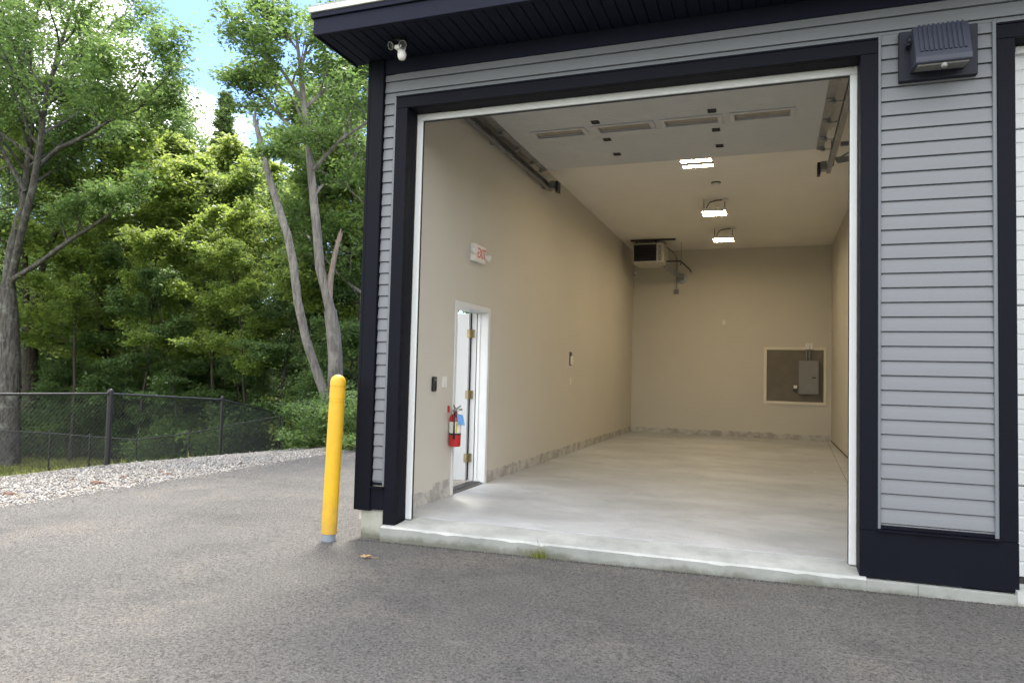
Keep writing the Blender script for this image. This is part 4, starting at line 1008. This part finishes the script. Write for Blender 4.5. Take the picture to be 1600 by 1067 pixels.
stand(215, 33, P_oak, 1.3, 'oak_tree', 'oak with thin trunk behind the yellow green maple')
stand(20, 27, P_dark, 1.05, 'dark_leaved_tree', 'dark leaved tree filling the gap behind the large oak')
stand(-70, 22, P_oak, 1.05, 'oak_tree', 'oak at the far left edge, mostly outside the picture')
stand(300, 38, P_dark, 1.2, 'dark_leaved_tree', 'distant dark tree left of the pointed conifer')
stand(400, 37, P_maple, 1.35, 'maple_tree', 'distant maple right of the pointed conifer')
stand(520, 36, P_dark, 1.15, 'dark_leaved_tree', 'distant dark tree behind the double-stemmed tree')
stand(140, 40, P_oak, 1.25, 'oak_tree', 'distant oak showing through the large oak crown')
stand(55, 42, P_oak, 1.3, 'oak_tree', 'distant oak between the large oak and the dark trunk')
stand(-20, 36, P_maple, 1.4, 'maple_tree', 'distant maple at the left edge behind the large oak')
stand(250, 47, P_maple, 1.6, 'maple_tree', 'farthest maple in the gap below the clouds')
stand(450, 48, P_oak, 1.25, 'oak_tree', 'farthest oak behind the grey stems')
stand(600, 40, P_maple, 1.4, 'maple_tree', 'distant maple hidden partly by the black corner board')
for px_, D_, s_, q_ in ((118, 26, .95, 0), (188, 27.5, 1., 1), (222, 25.5, .8, 0), (290, 25, .78, 1), (334, 24.5, .9, 0), (352, 26.5, .8, 1), (392, 24, .72, 0), (432, 23, .8, 1), (495, 24, 1., 0), (540, 21.5, .8, 1), (572, 23, 1., 0), (150, 31, 1.1, 1)):
    stand(px_, D_ / (1.25 if px_ < 440 else 1), (P_pole, P_pole2)[q_], s_ / (1.22 if px_ < 440 else 1), 'slender_tree', 'slender dark stemmed young tree inside the wood', 'slender young trees inside the wood')
# saplings and shrubs under the trees
GS = 'saplings at the edge of the wood'; LS = 'young broadleaf sapling in the undergrowth at the edge of the wood'; LB = 'leafy dark shrub in the undergrowth below the trees'; GB = 'shrubs below the trees'
k = 0
for px in range(70, 620, 52):
    D = (26.5 if px < 250 else 24. if px < 525 else 20.) + 3.5 * RT.random()
    stand(px + RT.uniform(-12, 12), D, (P_sap, P_sapd)[k % 2], RT.uniform(.8, 1.25) * (.8 if px > 490 else 1.), 'sapling', LS, GS, 'sapling'); k += 1
for px in range(-40, 640, 26):
    D = (26.5 if px < 250 else 23.4 if px < 522 else 18.5) + 4 * RT.random()
    stand(px + RT.uniform(-10, 10), D, (P_shr, P_shr2)[k % 2 if px % 3 else 0], RT.uniform(.85, 1.3) * (.55 if px > 490 else 1.), 'shrub', LB, GB, 'shrub'); k += 1
for px, D, s in ((500, 21.5, .75), (528, 18.0, .5), (545, 17.0, .6), (568, 16.2, .8), (462, 23.5, .8), (590, 15.4, .8)):
    stand(px, D, P_shr2, s, 'shrub', 'bright green shrub at the end of the gravel behind the bollard', 'shrubs at the end of the gravel', 'shrub')

# the far wood that closes the view, one mass of leaves and thin stems
def far_wood():
    rng = np.random.default_rng(77); n = 170000
    px = rng.uniform(-260, 760, n); D = rng.uniform(38, 75, n)
    P = np.array([tuple(at_depth(a, 560, 1.)) for a in np.linspace(-260, 760, 60)])[:, :2]
    dx = np.interp(px, np.linspace(-260, 760, 60), P[:, 0]); dy = np.interp(px, np.linspace(-260, 760, 60), P[:, 1])
    x = dx * D; y = dy * D; g = gz(x, y)
    top = 7.5 + 2.5 * np.sin(px * .021 + D * .3) + 1.5 * np.sin(px * .06 + D)
    z = g + rng.random(n) ** .8 * top
    c = np.stack([x, y, z], 1) + rng.normal(0, .4, (n, 3))
    nz = rng.normal(0, 1, (n, 3)); nz[:, 2] = np.abs(nz[:, 2]) + .8; nz /= np.linalg.norm(nz, axis=1)[:, None]
    u = np.cross(nz, rng.normal(0, 1, (n, 3))); u /= np.linalg.norm(u, axis=1)[:, None]; v = np.cross(nz, u)
    L = rng.uniform(.22, .5, (n, 1)); W = L * .32
    V = np.stack([c - u * L * .5, c + v * W, c + u * L * .5, c - v * W], 1)
    o = raw_mesh('far_wood', V.reshape(-1, 3), np.arange(4 * n).reshape(-1, 4), 'leaf_dark')
    tag(o, 'dense dark green wood closing the view far behind the nearer trees', 'woodland', kind='stuff')
far_wood()

# ------------------------------------------------------------------ small litter
def tuft():
    T = MB(); r = random.Random(12); c = Vector((-1.72, 5.53, float(gz(-1.72, 5.5))))
    for k in range(46):
        a = r.uniform(0, 6.28); h = r.uniform(.03, .09) if k > 3 else r.uniform(.14, .22); o = c + Vector((r.gauss(0, .045), r.gauss(0, .010), 0)); ln = Vector((math.cos(a), -abs(math.sin(a)), 0)) * h * r.uniform(.1, .5)
        w = Vector((math.cos(a + 1.5), math.sin(a + 1.5), 0)) * .0035
        T.add([o - w, o + w, o + ln * .5 + Vector((0, 0, h * .6)) + w * .7, o + ln + Vector((0, 0, h)), o + ln * .5 + Vector((0, 0, h * .6)) - w * .7], [(0, 1, 2, 3, 4)])
    tag(T.build('grass_tuft', 'grass'), 'small tuft of weeds growing where the concrete sill meets the asphalt', 'weed')
tuft()
def fallen_leaf():
    m = MB(); c = Vector((-2.98, 4.99, 0)); c.z = float(gz(c.x, c.y)) + .012; r = random.Random(2); n = 10; vs = [c + Vector((0, 0, .012))]
    for k in range(n):
        a = 2 * PI * k / n; q = .05 if k % 2 == 0 else .022; vs.append(c + Vector((math.cos(a) * q, math.sin(a) * q, r.uniform(-.006, .02))))
    m.add(vs, [(0, 1 + k, 1 + (k + 1) % n) for k in range(n)]); m.tube([c, c + Vector((.09, .02, .0))], .002, 4)
    tag(m.build('fallen_leaf', 'dry_leaf'), 'dry tan leaf lying on the asphalt near the bollard', 'leaf')
fallen_leaf()
sc0 = None
for k, (px, py) in enumerate(((152, 756), (195, 746), (250, 738), (262, 741), (375, 724), (15, 773), (115, 750))):
    D = 1.31 * 1125 / 1; 
    # where this line of sight meets the gravel
    lo = Vector((0, 0, CAMZ)); d = at_depth(px, py, 1.) - lo; t_ = 3.
    while t_ < 40:
        q = lo + d * t_
        if q.z <= float(gz(q.x, q.y)): break
        t_ += .05
    if sc0 is None:
        m = MB(); r = random.Random(3)
        m.tube([(-.14, 0, .02), (-.05, .03, .035), (.05, .0, .03), (.15, .04, .02)], [.012, .02, .018, .008], 6)
        m.add([(-.08, -.06, .02), (.02, -.09, .03), (.08, -.02, .035), (-.03, .0, .04)], [(0, 1, 2, 3)])
        sc0 = o = m.build('bark_scrap', 'stick')
    else: o = sc0.copy(); COL.objects.link(o)
    o.location = q; o.rotation_euler.z = k * 1.3; s = (.75, .45, .4, .45, .5, .6, .35)[k]; o.scale = (s, s, s)
    tag(o, 'brown scrap of bark lying on the gravel', 'bark', 'scraps of bark on the gravel')

# ------------------------------------------------------------------ light and sky
SUN_EL, SUN_AZ = R(60), Vector((-.42, .91, 0)).normalized()
W_ = bpy.data.worlds.new('World'); S.world = W_; W_.use_nodes = True
nt = W_.node_tree; N = nt.nodes; L = nt.links; bg = N['Background']
sky = N.new('ShaderNodeTexSky'); sky.sky_type = 'NISHITA'; sky.sun_disc = False; sky.sun_elevation = SUN_EL
sky.sun_rotation = math.atan2(SUN_AZ.x, SUN_AZ.y); sky.altitude = 200; sky.air_density = 1.0; sky.dust_density = .35; sky.ozone_density = 2.0
tc = N.new('ShaderNodeTexCoord'); sp = N.new('ShaderNodeSeparateXYZ'); L.new(tc.outputs['Generated'], sp.inputs[0])
def mth(op, a, b=None):
    n = N.new('ShaderNodeMath'); n.operation = op
    for i, x in enumerate((a, b)):
        if x is None: continue
        if isinstance(x, (int, float)): n.inputs[i].default_value = x
        else: L.new(x, n.inputs[i])
    return n.outputs[0]
zz = mth('ADD', mth('MAXIMUM', sp.outputs['Z'], 0.), .12)
cv = N.new('ShaderNodeCombineXYZ'); L.new(mth('DIVIDE', sp.outputs['X'], zz), cv.inputs[0]); L.new(mth('DIVIDE', sp.outputs['Y'], zz), cv.inputs[1])
cn = N.new('ShaderNodeTexNoise'); cn.inputs['Scale'].default_value = 1.15; cn.inputs['Detail'].default_value = 9; cn.inputs['Roughness'].default_value = .58; cn.inputs['Distortion'].default_value = .25
mp = N.new('ShaderNodeMapping'); mp.inputs['Location'].default_value = (3.1, 1.7, 0); L.new(cv.outputs[0], mp.inputs[0]); L.new(mp.outputs[0], cn.inputs['Vector'])
bias = mth('MULTIPLY', mth('SUBTRACT', .35, sp.outputs['Y']), .16)  # extra unseen cloud behind the camera, added to brighten the ambient light
cf = mth('ADD', cn.outputs['Fac'], mth('MAXIMUM', bias, -.05))
def cloud_at(v, k, amp):
    # a cloud bank standing in one part of the sky
    d_ = N.new('ShaderNodeVectorMath'); d_.operation = 'DOT_PRODUCT'; L.new(tc.outputs['Generated'], d_.inputs[0]); d_.inputs[1].default_value = Vector(v).normalized()
    return mth('MULTIPLY', mth('POWER', mth('MAXIMUM', d_.outputs['Value'], 0.), k), amp)
cf = mth('ADD', cf, cloud_at((-.745, .62, .40), 220, .16))
cf = mth('ADD', cf, cloud_at((-.70, .70, .30), 600, .13))
cf = mth('ADD', cf, cloud_at((-.66, .72, .46), 300, -.16))
cm = N.new('ShaderNodeMapRange'); cm.interpolation_type = 'SMOOTHSTEP'; cm.inputs['From Min'].default_value = .46; cm.inputs['From Max'].default_value = .58; L.new(cf, cm.inputs['Value'])
mxs = N.new('ShaderNodeMix'); mxs.data_type = 'RGBA'; L.new(cm.outputs[0], mxs.inputs['Factor']); 
tnt = N.new('ShaderNodeMix'); tnt.data_type = 'RGBA'; tnt.blend_type = 'MULTIPLY'; tnt.inputs['Factor'].default_value = 1.; L.new(sky.outputs[0], tnt.inputs['A']); tnt.inputs['B'].default_value = (.74, .82, 1.06, 1)
L.new(tnt.outputs['Result'], mxs.inputs['A']); mxs.inputs['B'].default_value = (9.5, 9.6, 9.8, 1)
L.new(mxs.outputs['Result'], bg.inputs['Color']); bg.inputs['Strength'].default_value = .12
sun = bpy.data.lights.new('sun', 'SUN'); sun.energy = 3.3; sun.angle = R(17); sun.color = (1, .93, .82)
so = bpy.data.objects.new('sun', sun); COL.objects.link(so)
dirv = Vector((SUN_AZ.x * math.cos(SUN_EL), SUN_AZ.y * math.cos(SUN_EL), math.sin(SUN_EL)))
so.rotation_euler = dirv.to_track_quat('Z', 'Y').to_euler(); so.location = dirv * 40

vs_ = S.view_settings; vs_.view_transform = 'Standard'; vs_.look = 'None'; vs_.exposure = 1.6; vs_.gamma = 1
S.render.engine = 'CYCLES'; c = S.cycles
c.use_denoising = True; c.denoising_prefilter = 'FAST'; c.max_bounces = 8; c.diffuse_bounces = 5; c.glossy_bounces = 3; c.transmission_bounces = 4; c.transparent_max_bounces = 6
c.caustics_reflective = False; c.caustics_refractive = False; c.sample_clamp_indirect = 6
